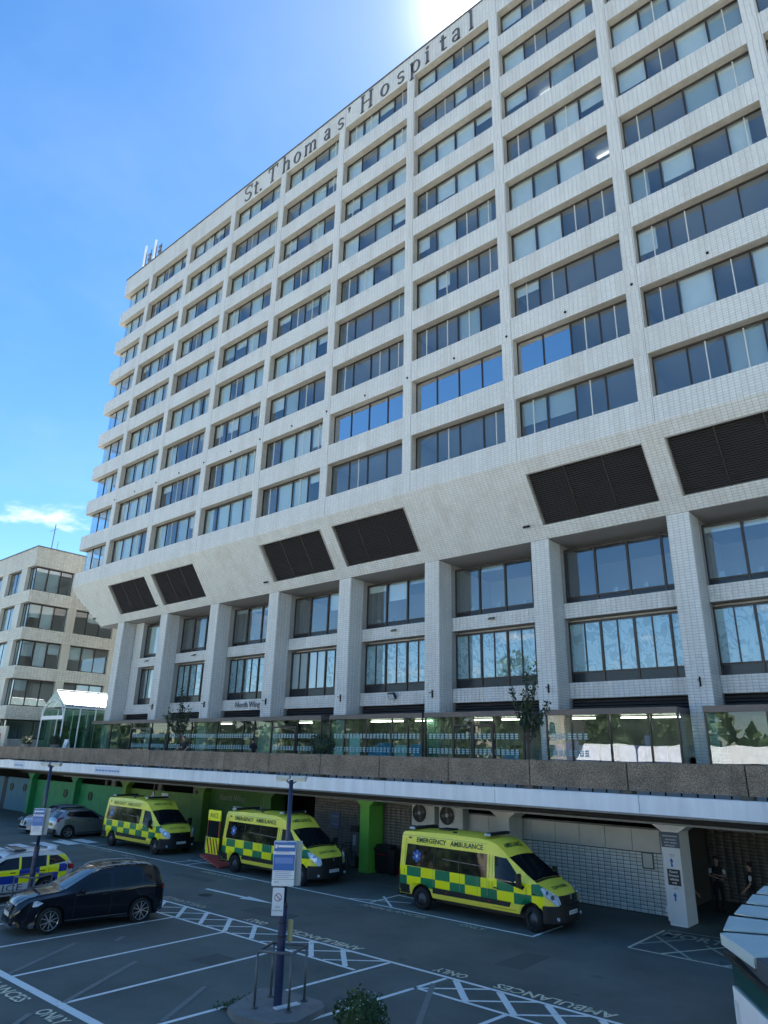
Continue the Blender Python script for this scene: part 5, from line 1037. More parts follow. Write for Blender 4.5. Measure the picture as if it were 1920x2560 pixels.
# --- ambulance (origin at the rear axle, ground)
def ambulance(label, loc, faded=False):
    t = thing('ambulance', label, 'ambulance', loc, 0, 'ambulances parked under the deck')
    L_ = Loft([(-.98, 0), (5.40, 0)], ztop=[(-.98, 2.34), (-.93, 2.42), (-.8, 2.46), (1, 2.50), (2.3, 2.48), (2.75, 2.44), (3.0, 2.36), (3.25, 2.18), (3.42, 2.03), (4.42, 1.38), (4.5, 1.335), (4.95, 1.20), (5.22, 1.06), (5.30, .90), (5.38, .62), (5.40, .5)],
              zbelt=[(-.98, 1.30), (4.3, 1.30), (4.6, 1.12), (5.0, .98), (5.25, .82), (5.40, .46)], wbelt=[(-.98, .98), (-.9, 1.025), (4.1, 1.025), (4.6, 1.0), (4.95, .92), (5.2, .78), (5.33, .62), (5.40, .50)],
              wroof=[(-.98, .86), (-.9, .90), (2.6, .90), (3.0, .87), (3.42, .84), (4.42, .88), (4.6, .87), (5.0, .74), (5.25, .6), (5.40, .4)], zsill=[(-.98, .42), (5.40, .42)], wsill=[(-.98, .95), (4.2, .97), (4.8, .88), (5.2, .70), (5.40, .45)],
              wheels=(0, 4.33), warch=.45, drop=.12, crown=.05, k=1, nx=160)
    L_.build('body', M_AMB, t)
    obj('underbody', MB().box(-.9, 5.0, -.70, .70, .28, 1.0), M_RUB, t, local=True)
    patch('side_window', L_.side([(-.70, 1.33), (2.72, 1.30), (2.72, 2.00), (-.66, 2.02)], n=14), M_CARGL, t)
    patch('window_seal', L_.side([(.55, 1.33), (.58, 1.33), (.58, 2.01), (.55, 2.01)], off=.012, n=1), M_RUB, t)
    patch('window_seal', L_.side([(1.60, 1.33), (1.63, 1.33), (1.63, 2.01), (1.60, 2.01)], off=.012, n=1), M_RUB, t)
    patch('interior_rail', L_.side([(.9, 1.66), (2.70, 1.60), (2.70, 1.625), (.9, 1.685)], off=.0095, n=10, m=1, both=False), mat('pinkish_rail', (.20, .15, .13), .5), t)
    patch('door_window', L_.side([(3.02, 1.42), (4.12, 1.20), (3.40, 1.93), (2.98, 1.97)], n=8), M_CARGL, t)
    patch('door_window', L_.side([(3.02, 1.34), (4.05, 1.12), (4.12, 1.205), (3.02, 1.425)], off=.009, n=8), M_CARGL, t)
    for q in ((2.80, .5, 1.36, 2.0), (2.92, .5, 1.3, 2.0), (-.74, .9, 1.3, 2.2)): patch('door_seam', L_.side([(q[0], .75), (q[0] + .012, .75), (q[0] + .012, q[3]), (q[0], q[3])], off=.005, n=1), M_RUB, t)
    patch('door_seam', L_.side([(4.16, .95), (4.172, .95), (4.172, 1.2), (4.16, 1.2)], off=.005, n=1), M_RUB, t)
    patch('rub_strip', L_.side([(.52, .58), (3.55, .58), (3.62, .72), (.52, .76)], off=.014, n=10, m=2), M_RUB, t)
    patch('rub_strip', L_.side([(-.95, .44), (-.50, .44), (-.50, .72), (-.95, .74)], off=.014, n=3, m=2), M_RUB, t)
    hb = L_.side([(2.98, 1.04), (3.16, 1.04), (3.16, 1.085), (2.98, 1.085)], off=.03, n=2, m=1); patch('door_handle', hb, M_RUB, t); patch('gutter_line', L_.side([(-.9, 2.29), (2.7, 2.29), (2.7, 2.303), (-.9, 2.303)], off=.008, n=14, m=1), mat('joint_pale', (.25, .40, .22), .5), t); patch('door_seam', L_.side([(2.92, .50), (3.9, .50), (3.9, .51), (2.92, .51)], off=.006, n=6, m=1), M_RUB, t); patch('door_seam', L_.side([(-.2, .44), (-.19, .44), (-.19, .45), (-.2, .45)], off=.005, n=1, m=1), M_RUB, t)
    patch('side_marker', L_.side([(4.36, 1.02), (4.50, 1.02), (4.50, 1.06), (4.36, 1.06)], off=.01, n=1, m=1), M_RUB, t)
    patch('side_marker', L_.side([(-.62, 2.20), (-.48, 2.20), (-.48, 2.25), (-.62, 2.25)], off=.012, n=1, m=1), M_RUB, t)
    for x_ in (.53, 1.64, 2.34, 2.72): patch('panel_joint', L_.side([(x_, .78), (x_ + .014, .78), (x_ + .014, 1.30), (x_, 1.30)], off=.006, n=1), mat('joint_pale', (.25, .40, .22), .5), t)
    for x_ in (1.05, 2.75): patch('side_reflector', L_.side([(x_, .64), (x_ + .09, .64), (x_ + .09, .67), (x_, .67)], off=.02, n=1, m=1), M_RED, t)
    patch('windscreen', L_.top([(3.46, -.78), (4.36, -.85), (4.36, .85), (3.46, .78)], n=10, m=14), M_WSCR, t)
    patch('wiper', L_.top([(4.30, -.5), (4.33, -.5), (4.10, .25), (4.08, .25)], off=.03, n=1, m=4), M_RUB, t)
    patch('scuttle', L_.top([(4.37, -.84), (4.43, -.84), (4.43, .84), (4.37, .84)], off=.006, n=1), M_RUB, t)
    # nose: black bumper, grille, headlamps
    def nose(u0, u1, z0, z1, off, n=12, m=5):
        B = MB(); G = []
        for j in range(m + 1):
            for i in range(n + 1):
                y = u0 + (u1 - u0) * i / n; z = z0 + (z1 - z0) * j / m; xf = 5.44 - .16 * max(0, z - .55) ** 1.2 * 2.0 - .42 * abs(y) ** 2.6; G.append((xf + off, y, z))
        B.v = G
        for j in range(m):
            for i in range(n): p = j * (n + 1) + i; B.f.append((p, p + 1, p + n + 2, p + n + 1)); B.mi.append(0)
        return B
    bmp = MB(); pr = []
    nst = 16
    for k in range(nst + 1):
        y = -1.0 + 2.0 * k / nst; pr.append((5.47 - .46 * abs(y) ** 2.8, y))
    bmp.prism([(4.78, -1.03)] + [(4.9, -1.03)] + pr + [(4.9, 1.03), (4.78, 1.03)], 2, .28, .76); obj('bumper', bmp, M_RUB, t, local=True, bevel=.03, fix=True)
    patch('grille', nose(-.62, .62, .74, 1.02, .03), mat('grille_black', (.008, .008, .009), .3), t)
    for z_ in (.78, .86, .94): patch('grille_bar', nose(-.58, .58, z_, z_ + .02, .04, 12, 1), M_RUB, t)
    bd = MB().obox((5.40, 0, .98), (.012, 0, 0), (0, .05, 0), (0, 0, .09)); bd.v = [(v[0], v[1] * (1 - abs(v[2] - .98) * 6), v[2]) for v in bd.v]; obj('badge', bd, M_CHROME, t, local=True)
    for s_ in (-1, 1):
        # headlamp: swept up the wing
        pts = [(4.70, .985, 1.20), (4.78, .90, 1.235), (5.24, .60, .99), (5.34, .60, .80), (5.26, .74, .74), (4.86, .98, 1.02)]
        ctr = (5.06, .84, 1.03); B = MB(); B.v = [(ctr[0] + .02, s_ * (ctr[1] + .035), ctr[2] + .03)] + [(p[0] + .03, s_ * (p[1] + .02), p[2] + .02) for p in pts]
        for k in range(6): B.f.append((0, 1 + k, 1 + (k + 1) % 6)); B.mi.append(0)
        h = obj('headlamp', B, M_HLIGHT, t, local=True, fix=True)
        obj('reflector', MB().cyl((5.10, s_ * .80, .98), (5.16, s_ * .84, 1.0), .06, .07, n=12).cyl((4.92, s_ * .88, 1.09), (4.98, s_ * .92, 1.11), .05, .06, n=12), M_CHROME, h, local=True)
        obj('fog_lamp', MB().cyl((5.28, s_ * .74, .42), (5.345, s_ * .76, .42), .05, n=12), M_HLIGHT, t, local=True)
        m_ = obj('door_mirror', MB().obox((4.02, s_ * 1.22, 1.40), (.06, 0, .01), (0, .10, 0), (-.01, 0, .19)), M_RUB, t, local=True, bevel=.03); obj('mirror_arm', MB().cyl((4.0, s_ * 1.0, 1.28), (4.02, s_ * 1.2, 1.30), .03, n=8).cyl((4.0, s_ * 1.0, 1.5), (4.02, s_ * 1.2, 1.48), .02, n=8), M_RUB, m_, local=True)
    np_ = obj('number_plate', MB().box(5.475, 5.49, -.27, .27, .50, .61), M_PLATE, t, local=True)
    fit_text('plate_marks', '||||||', M_LETTER, np_, (5.492, 0, .555), (0, 1, 0), (0, 0, 1), .42, .06, local=True)
    # light bars on the roof
    for x_, w_ in ((2.55, .62), (-.62, .70)):
        z_ = 2.50 if x_ > 0 else 2.47
        o = obj('light_bar', MB().box(x_ - .12, x_ + .12, -w_, w_, z_, z_ + .09), M_RUB, t, local=True, bevel=.03)
        for s_ in (-1, 1): obj('lens', MB().box(x_ - .11, x_ + .11, s_ * (w_ + .02) - .05, s_ * (w_ + .02) + .05, z_ + .01, z_ + .085), mat('clear_lens', (.45, .5, .55), .15), o, local=True, bevel=.02)
    for y in (-.45, -.15, .15, .45): patch('roof_rib', L_.top([(-.6, y - .02), (2.3, y - .02), (2.3, y + .02), (-.6, y + .02)], off=.012, n=6, m=1), M_AMB, t)
    obj('roof_vent', MB().box(1.05, 1.2, -.55, -.47, 2.47, 2.52).box(.2, .7, -.2, .3, 2.49, 2.54), M_RUB, t, local=True, bevel=.01)
    for s_ in (-1, 1): obj('tail_lamp', MB().box(-1.0, -.96, s_ * .96 - .05, s_ * .96 + .05, .85, 1.2), M_RED, t, local=True)
    obj('rear_step', MB().box(-1.12, -.93, -.95, .95, .34, .50), M_RUB, t, local=True, bevel=.02)
    # writing
    mt = mat('livery_green_text', (.01, .07, .03), .5) if not faded else mat('livery_faded_text', (.24, .27, .05), .5)
    def curved(nm, s, x0, x1, z0, z1, m, both=True):
        for sg in ((-1, 1) if both else (-1,)):
            me = text(s, .25, 0, .006).copy(); co = np.empty(len(me.vertices) * 3); me.vertices.foreach_get('co', co); co = co.reshape(-1, 3); a, b_ = co.min(0), co.max(0)
            u = (co[:, 0] - a[0]) / (b_[0] - a[0]); v = (co[:, 1] - a[1]) / (b_[1] - a[1]); X = (x0 + (x1 - x0) * u) if sg < 0 else (x1 - (x1 - x0) * u); Z = z0 + (z1 - z0) * v
            co = np.stack([X, [sg * (L_.yside(x_, z_) + .012) for x_, z_ in zip(X, Z)], Z], 1); me.vertices.foreach_set('co', co.ravel()); me.materials.clear(); me.materials.append(m); obj(nm, me, m, t, local=True)
    curved('lettering', 'EMERGENCY   AMBULANCE', -.25, 2.55, 2.10, 2.26, mt)
    def draped(nm, s, x0, x1, w_, m, mirror):
        me = text(s, .2, 0, .004).copy(); co = np.empty(len(me.vertices) * 3); me.vertices.foreach_get('co', co); co = co.reshape(-1, 3); a, b_ = co.min(0), co.max(0)
        u = (co[:, 0] - a[0]) / (b_[0] - a[0]); v = (co[:, 1] - a[1]) / (b_[1] - a[1]); Y = (u - .5) * w_ * (-1 if mirror else 1); X = x0 + (x1 - x0) * v
        co = np.stack([X, Y, [L_.ztop_(x_, y_) + .012 for x_, y_ in zip(X, Y)]], 1); me.vertices.foreach_set('co', co.ravel()); me.materials.clear(); me.materials.append(m); obj(nm, me, m, t, local=True)
    draped('lettering', 'AMBULANCE', 3.22, 3.06, 1.10, mt, False); draped('lettering', 'AMBULANCE', 5.0, 4.84, .95, mt, True)
    # star of life like six-armed blue emblem with a pale heart
    for k in range(3):
        a = math.pi * k / 3; c = np.array([-.20, 1.66]); u = np.array([math.sin(a), math.cos(a)]); v = np.array([u[1], -u[0]]); hw, hh = .055, .19
        q = [c - u * hh - v * hw, c - u * hh + v * hw, c + u * hh + v * hw, c + u * hh - v * hw]; patch('emblem_arm', L_.side([tuple(x) for x in q], off=.012 + .001 * k, n=3, m=3, both=False), mat('emblem_blue', (.03, .12, .42), .4), t)
    patch('emblem_heart', L_.side([(-.225, 1.60), (-.175, 1.60), (-.145, 1.70), (-.255, 1.70)], off=.017, n=3, m=3, both=False), M_SIGNW, t)
    for x_, s_ in ((0, 0), (4.33, -R_(16))):
        for sd_ in (-1, 1): wheel(t, x_, sd_ * 1.0, .345, sd_, 0, .22, s_ if faded is False else 0)
    done = set()
    for c in list(t.children) + [g for c in t.children for g in c.children]:   # shorter nose
        if c.name.startswith(('wheel', 'rim', 'spoke')) or c.data.name in done: continue
        done.add(c.data.name); co = np.empty(len(c.data.vertices) * 3); c.data.vertices.foreach_get('co', co); co = co.reshape(-1, 3); k = co[:, 0] > 4.45; co[k, 0] = 4.45 + (co[k, 0] - 4.45) * .74; c.data.vertices.foreach_set('co', co.ravel()); c.data.update()
    return t
a1 = ambulance('yellow and green ambulance nearest the camera, parked right of the green column', (40.62, -5.82, 0))
a2 = ambulance('middle yellow and green ambulance with its rear doors open behind the lamp post', (30.25, -5.90, 0))
a3 = ambulance('farthest yellow and green ambulance with faded roof lettering beside the silver hatchback', (19.0, -5.60, 0), True)
# open rear door of the middle ambulance with chevrons and a red ramp
dr = obj('rear_door', MB().box(-1.95, -1.05, -1.16, -1.10, .60, 1.28).box(-1.95, -1.05, -1.16, -1.10, 1.98, 2.42), mat('door_fluo', FLUO, .35, coat=.3), a2, local=True)
obj('door_window', MB().box(-1.90, -1.10, -1.15, -1.11, 1.28, 1.98), M_CARGL, dr, local=True)
obj('door_frame', MB().box(-1.95, -1.90, -1.155, -1.105, 1.28, 1.98).box(-1.10, -1.05, -1.155, -1.105, 1.28, 1.98), mat('door_red', (.30, .03, .01), .4), dr, local=True)
for k in range(4):
    x_ = -1.86 + k * .22; obj('chevron', MB().poly([(x_ + .18, -1.166, .62), (x_ + .28, -1.166, .62), (x_ + .02, -1.166, 1.24), (x_ - .08, -1.166, 1.24)]), mat('door_red', (.30, .03, .01), .4), dr, local=True)
fit_text('lettering', 'ANCE', mat('livery_green_text', (.01, .07, .03), .5), dr, (-1.50, -1.168, 2.20), (1, 0, 0), (0, 0, 1), .62, .2, local=True)
obj('grab_rail', MB().cyl((-1.9, -1.22, 1.3), (-1.9, -1.22, .75), .02).cyl((-1.9, -1.22, 1.3), (-1.6, -1.22, 1.25), .02), mat('cream_rail', (.6, .55, .3), .5), dr, local=True)
obj('ramp', MB().obox((-2.0, -.5, .22), (.75, 0, -.18), (0, .35, 0), (.01, 0, .03)), M_REDP, a2, local=True)
# --- cars
def car(name, label, cat, loc, rot, spec, paint, group=None):
    t = thing(name, label, cat, loc, rot, group); W2 = spec['w'] / 2
    L_ = Loft([(spec['xr'], 0), (spec['xf'], 0)], spec['ztop'], spec['zbelt'], spec['wbelt'], spec['wroof'], [(spec['xr'], .30), (spec['xr'] + .25, .22), (spec['xf'] - .3, .20), (spec['xf'], .28)], [(spec['xr'], W2 - .25), (spec['xr'] + .3, W2 - .05), (spec['xf'] - .5, W2 - .06), (spec['xf'], W2 - .35)], spec['wh'], spec['arch'], drop=.09, crown=.05, k=2, nx=150)
    L_.build('body', paint, t); obj('underbody', MB().box(spec['xr'] + .3, spec['xf'] - .35, -W2 + .22, W2 - .22, .18, .72), M_RUB, t, local=True)
    return t, L_
QS = dict(w=1.80, xr=-.78, xf=3.60, wh=(0, 2.65), arch=.39,
          ztop=[(-.78, .62), (-.76, 1.0), (-.71, 1.10), (-.55, 1.45), (-.40, 1.56), (.2, 1.61), (.9, 1.615), (1.35, 1.56), (1.55, 1.50), (2.30, 1.12), (2.42, 1.085), (2.9, 1.03), (3.26, .95), (3.46, .84), (3.56, .66), (3.60, .48)],
          zbelt=[(-.78, .60), (-.74, 1.02), (-.2, 1.04), (1.0, .99), (2.2, .99), (2.8, .92), (3.25, .84), (3.60, .46)], wbelt=[(-.78, .66), (-.70, .80), (-.4, .88), (.3, .90), (2.4, .90), (2.9, .85), (3.25, .76), (3.5, .58), (3.60, .42)],
          wroof=[(-.78, .60), (-.5, .66), (0, .71), (1.4, .71), (1.6, .71), (2.35, .78), (2.9, .72), (3.3, .60), (3.60, .36)])
def car_glass(L_, t, rear=True):
    patch('side_window', L_.side([(1.02, 1.06), (1.98, 1.04), (1.42, 1.41), (1.02, 1.45)], n=8), M_CARGL, t); patch('side_window', L_.side([(.10, 1.09), (.90, 1.06), (.90, 1.45), (.04, 1.45)], n=8), M_CARGL, t); patch('window_trim', L_.side([(-.40, 1.045), (2.1, 1.0), (2.08, 1.02), (-.40, 1.07)], off=.012, n=16, m=1), M_RUB, t)
    patch('quarter_window', L_.side([(-.45, 1.16), (.0, 1.09), (-.05, 1.44), (-.30, 1.41)], n=5), M_CARGL, t)
    patch('windscreen', L_.top([(1.50, -.60), (2.30, -.72), (2.30, .72), (1.50, .60)], n=10, m=12), M_WSCR, t)
    if rear: patch('rear_window', L_.top([(-.70, -.55), (-.47, -.55), (-.47, .55), (-.70, .55)], n=5, m=10), M_CARGL, t)
def car_bits(L_, t, xf=3.46, xr=-.83, dark=True, plate=M_PLATE):
    for x_ in (.96, -.02, 2.02): patch('door_seam', L_.side([(x_, .35), (x_ + .01, .35), (x_ + .01, 1.0), (x_, 1.0)], off=.004, n=1, m=6), M_RUB, t)
    for x_ in (.12, 1.10): patch('door_handle', L_.side([(x_, .90), (x_ + .17, .90), (x_ + .17, .93), (x_, .93)], off=.03, n=2, m=1), M_CHROME if not dark else M_RUB, t)
    patch('sill_trim', L_.side([(.42, .30), (2.22, .30), (2.22, .33), (.42, .33)], off=.012, n=10, m=1), M_STEEL, t)
    patch('wheel_arch_trim', L_.side([(.41, .26), (2.24, .26), (2.24, .29), (.41, .29)], off=.01, n=8, m=1), M_RUB, t)
    for s_ in (-1, 1):
        m_ = obj('door_mirror', MB().obox((1.86, s_ * .99, 1.03), (.07, s_ * .02, 0), (0, .09, 0), (0, 0, .06)), t_paint[0], t, local=True, bevel=.03)
        pts = [(2.86, .86, .80), (3.02, .82, .865), (3.28, .62, .79), (3.37, .50, .70), (3.30, .62, .68), (3.0, .84, .72)]; B = MB(); B.v = [(3.12, s_ * .80, .80)] + [(p[0] + .03, s_ * (p[1] + .03), p[2] + .02) for p in pts]
        for k in range(6): B.f.append((0, 1 + k, 1 + (k + 1) % 6)); B.mi.append(0)
        obj('headlamp', B, M_HLIGHT, t, local=True, fix=True)
        B = MB().obox((xr + .155, s_ * .735, .96), (.07, 0, 0), (s_ * -.02, .075, 0), (.02, 0, .085)); obj('tail_lamp', B, M_RED, t, local=True, bevel=.02)
    obj('grille', MB().obox((xf - .02, 0, .66), (.03, 0, 0), (0, .34, 0), (-.02, 0, .09)), M_RUB, t, local=True, bevel=.02); obj('grille_trim', MB().obox((xf + .005, -.16, .66), (.012, 0, 0), (0, .02, 0), (-.02, 0, .10)).obox((xf + .005, .16, .66), (.012, 0, 0), (0, .02, 0), (-.02, 0, .10)).cyl((xf, 0, .67), (xf + .03, 0, .67), .06, n=14), M_CHROME, t, local=True)
    obj('lower_grille', MB().obox((xf - .03, 0, .38), (.05, 0, 0), (0, .5, 0), (0, 0, .08)), M_RUB, t, local=True, bevel=.02); obj('skid_trim', MB().obox((xf - .02, 0, .25), (.05, 0, 0), (0, .55, 0), (0, 0, .025)), M_STEEL, t, local=True)
    obj('number_plate', MB().box(xf + .02, xf + .035, -.26, .26, .46, .57), plate, t, local=True); obj('rear_number_plate', MB().box(xr - .02, xr - .005, -.26, .26, .72, .83), M_PLATEY, t, local=True)
def roof_rails(L_, t, m, z=.05):
    for s_ in (-1, 1):
        b = MB(); xs = np.linspace(-.30, 1.42, 12); pts = [(x, s_ * .60, L_.ztop_(x, .60) + (z if 0 < i < 11 else .0) + .012) for i, x in enumerate(xs)]
        for p, q in zip(pts[:-1], pts[1:]): b.cyl(p, q, .018, n=6)
        obj('roof_rail', b, m, t, local=True, smooth=True)
M_PBLK = mat('black_car_paint', (.004, .004, .008), .10, coat=.25, spec=.5); M_PSIL = mat('silver_car_paint', (.30, .31, .33), .28, metal=.7, coat=1)
M_PWSIL = mat('pale_silver_paint', (.45, .46, .48), .3, metal=.5, coat=.8)
t_paint = [M_PBLK]
rot = math.atan2(-.985, -.17)
t, L_ = car('parked_car', 'black crossover car with silver roof rails parked in the marked bay', 'car', (34.95, -14.58, 0), rot, QS, M_PBLK)
car_glass(L_, t); car_bits(L_, t, 3.58, -.78); roof_rails(L_, t, M_RIM)
obj('sunroof', L_.top([(-.1, -.5), (1.3, -.5), (1.3, .5), (-.1, .5)], off=.008), M_CARGL, t, local=True)
obj('aerial', MB().cyl((-.35, 0, 1.58), (-.55, 0, 1.78), .006, n=5), M_RUB, t, local=True)
for x_ in (0, 2.65):
    for s_ in (-1, 1): wheel(t, x_, s_ * .88, .345, s_, 5, .2)
# police estate, mostly out of frame
t_paint = [M_POLICE]
PS = dict(QS); PS['ztop'] = [(-.98, .62), (-.95, .98), (-.90, 1.08), (-.62, 1.38), (-.45, 1.47), (.2, 1.51), (.9, 1.51), (1.35, 1.46), (1.55, 1.40), (2.30, 1.02), (2.42, .98), (2.9, .92), (3.3, .82), (3.5, .68), (3.6, .5), (3.62, .42)]; PS['xr'] = -.98; PS['xf'] = 3.62
t, L_ = car('police_car', 'police estate car in blue and yellow squares at the left edge behind the black car', 'police car', (29.55, -15.15, 0), rot + R_(4), PS, M_POLICE)
def pol_glass(L_, t):
    patch('side_window', L_.side([(1.00, 1.01), (2.05, 1.00), (1.42, 1.33), (1.00, 1.37)], n=8), M_CARGL, t); patch('side_window', L_.side([(.10, 1.05), (.92, 1.01), (.92, 1.37), (.08, 1.38)], n=8), M_CARGL, t)
    patch('quarter_window', L_.side([(-.62, 1.14), (.0, 1.07), (-.02, 1.36), (-.30, 1.36)], n=5), M_CARGL, t); patch('windscreen', L_.top([(1.50, -.60), (2.30, -.72), (2.30, .72), (1.50, .60)], n=10, m=12), M_WSCR, t); patch('rear_window', L_.top([(-.86, -.55), (-.57, -.55), (-.57, .55), (-.86, .55)], n=5, m=10), M_CARGL, t)
    patch('pillar', L_.side([(.93, 1.01), (.99, 1.01), (.99, 1.38), (.93, 1.38)], off=.01, n=1), mat('pillar_fluo', FLUO, .35), t); patch('pillar', L_.side([(.02, 1.05), (.08, 1.05), (.06, 1.38), (.0, 1.38)], off=.01, n=1), mat('pillar_fluo', FLUO, .35), t)
    patch('rear_pillar', L_.side([(-.86, 1.12), (-.64, 1.12), (-.34, 1.36), (-.56, 1.36)], off=.01, n=2), mat('pillar_fluo', FLUO, .35), t)
pol_glass(L_, t); car_bits(L_, t, 3.58, -.98); roof_rails(L_, t, M_RIM, .03)
o = obj('light_bar', MB().box(.75, 1.15, -.58, .58, 1.53, 1.60), mat('dark_lens', (.04, .05, .07), .15), t, local=True, bevel=.03); obj('roof_box', MB().box(-.45, -.2, -.15, .15, 1.47, 1.56), M_WHITE, t, local=True, bevel=.02)
fit_text('lettering', 'POLICE', M_LETTER, t, (1.55, .925, .46), (-1, 0, 0), (0, 0, 1), 1.5, .20, local=True)
for x_ in (0, 2.75):
    for s_ in (-1, 1): wheel(t, x_, s_ * .86, .335, s_, 5, .2)
# silver compact crossover, rear towards the camera left
t_paint = [M_PSIL]
JS = dict(w=1.76, xr=-.78, xf=3.30, wh=(0, 2.53), arch=.40, ztop=[(-.78, .6), (-.74, .95), (-.66, 1.05), (-.35, 1.38), (-.15, 1.50), (.5, 1.57), (1.1, 1.56), (1.4, 1.50), (2.1, 1.10), (2.25, 1.05), (2.7, .97), (3.0, .85), (3.2, .65), (3.30, .45)],
          zbelt=[(-.78, .6), (-.68, .98), (-.1, 1.08), (1.0, 1.0), (2.2, .95), (2.8, .82), (3.30, .42)], wbelt=[(-.78, .62), (-.65, .78), (-.3, .88), (.2, .88), (2.4, .87), (2.9, .80), (3.15, .62), (3.30, .42)], wroof=[(-.78, .5), (-.4, .55), (0, .6), (1.4, .62), (2.2, .74), (2.9, .62), (3.30, .34)])
def compact(label, loc, paint, rz_):
    global t_paint
    t_paint = [paint]; t, L_ = car('parked_car', label, 'car', loc, rz_, JS, paint, 'cars parked by the green wall')
    patch('side_window', L_.side([(-.25, 1.20), (1.85, 1.03), (1.30, 1.42), (.0, 1.42)], n=14), M_CARGL, t); patch('windscreen', L_.top([(1.42, -.56), (2.08, -.68), (2.08, .68), (1.42, .56)], n=8, m=10), M_WSCR, t)
    patch('rear_window', L_.top([(-.60, -.52), (-.28, -.46), (-.28, .46), (-.60, .52)], n=5, m=10), M_CARGL, t); car_bits(L_, t, 3.28, -.78)
    obj('rear_bumper', MB().obox((-.76, 0, .40), (.10, 0, 0), (0, .78, 0), (0, 0, .11)), M_RUB, t, local=True, bevel=.04); obj('bumper_trim', MB().obox((-.80, 0, .54), (.06, 0, 0), (0, .74, 0), (0, 0, .03)), paint, t, local=True, bevel=.02)
    for s_ in (-1, 1): patch('rear_light', L_.side([(-.60, .99), (-.30, 1.12), (-.34, 1.17), (-.62, 1.06)], off=.012, n=3, m=1), M_RED, t)
    for x_ in (0, 2.53):
        for s_ in (-1, 1): wheel(t, x_, s_ * .86, .33, s_, 5, .2)
compact('silver crossover hatchback parked left of the farthest ambulance', (13.77, -6.83, 0), M_PSIL, R_(88)); compact('pale silver car half hidden behind the silver hatchback and lamp post sign', (10.6, -4.5, 0), M_PWSIL, R_(-90))
# ------------------------------------------------------------------ people
def skin_mesh(name, m, parent, verts, edges, radii, sub=2):
    me = bpy.data.meshes.new(name); me.from_pydata(verts, edges, []); me.materials.append(m); o = bpy.data.objects.new(name, me); link(o, parent)
    md = o.modifiers.new('skin', 'SKIN'); md.use_smooth_shade = True
    lay = me.skin_vertices[0] if len(me.skin_vertices) else None
    if lay is None:
        at = None
    for i, r in enumerate(radii):
        me.skin_vertices[0].data[i].radius = (r if isinstance(r, tuple) else (r, r)); me.skin_vertices[0].data[i].use_root = (i == 0)
    s_ = o.modifiers.new('sub', 'SUBSURF'); s_.levels = sub; s_.render_levels = sub; return o
def ell(b, c, r, n=12, m=8):
    k = len(b.v)
    for j in range(m + 1):
        p = math.pi * j / m
        for i in range(n): t = 2 * math.pi * i / n; b.v.append((c[0] + r[0] * math.sin(p) * math.cos(t), c[1] + r[1] * math.sin(p) * math.sin(t), c[2] + r[2] * math.cos(p)))
    for j in range(m):
        for i in range(n): a = k + j * n + i; c2 = k + j * n + (i + 1) % n; b.f.append((a, a + n, c2 + n, c2)); b.mi.append(0)
    return b
def add_skin_layer(me):
    import bmesh
    b = bmesh.new(); b.from_mesh(me); b.verts.layers.skin.verify(); b.to_mesh(me); b.free()
def body(name, m, parent, V, E_, Rr, sub=2):
    me = bpy.data.meshes.new(name); me.from_pydata(V, E_, []); me.materials.append(m)
    import bmesh
    b = bmesh.new(); b.from_mesh(me); ly = b.verts.layers.skin.verify()
    for v, r in zip(b.verts, Rr): v[ly].radius = (r, r) if not isinstance(r, tuple) else r; v[ly].use_root = (v.index == 0)
    b.to_mesh(me); b.free(); o = bpy.data.objects.new(name, me); link(o, parent); md = o.modifiers.new('skin', 'SKIN'); md.use_smooth_shade = True; s_ = o.modifiers.new('sub', 'SUBSURF'); s_.levels = sub; s_.render_levels = sub; return o
def hand(parent, wrist, d, m):
    """palm with four fingers and a thumb, d = pointing direction"""
    w_ = Vector(wrist); d = Vector(d).normalized(); s_ = d.orthogonal().normalized(); u = d.cross(s_)
    V = [tuple(w_), tuple(w_ + d * .05), tuple(w_ + d * .085)]; E_ = [(0, 1), (1, 2)]; R = [.022, (.034, .018), (.036, .016)]
    for k, (q, l) in enumerate(((-.03, .055), (-.01, .07), (.01, .075), (.03, .065))):
        a = len(V); V += [tuple(w_ + d * .10 + s_ * q), tuple(w_ + d * (.10 + l * .5) + s_ * q - u * .008), tuple(w_ + d * (.10 + l * .85) + s_ * q - u * .028)]; E_ += [(2, a), (a, a + 1), (a + 1, a + 2)]; R += [.010, .009, .007]
    a = len(V); V += [tuple(w_ + d * .05 - s_ * .045), tuple(w_ + d * .085 - s_ * .065 - u * .01)]; E_ += [(1, a), (a, a + 1)]; R += [.012, .009]
    return body('hand', m, parent, V, E_, R, 1)
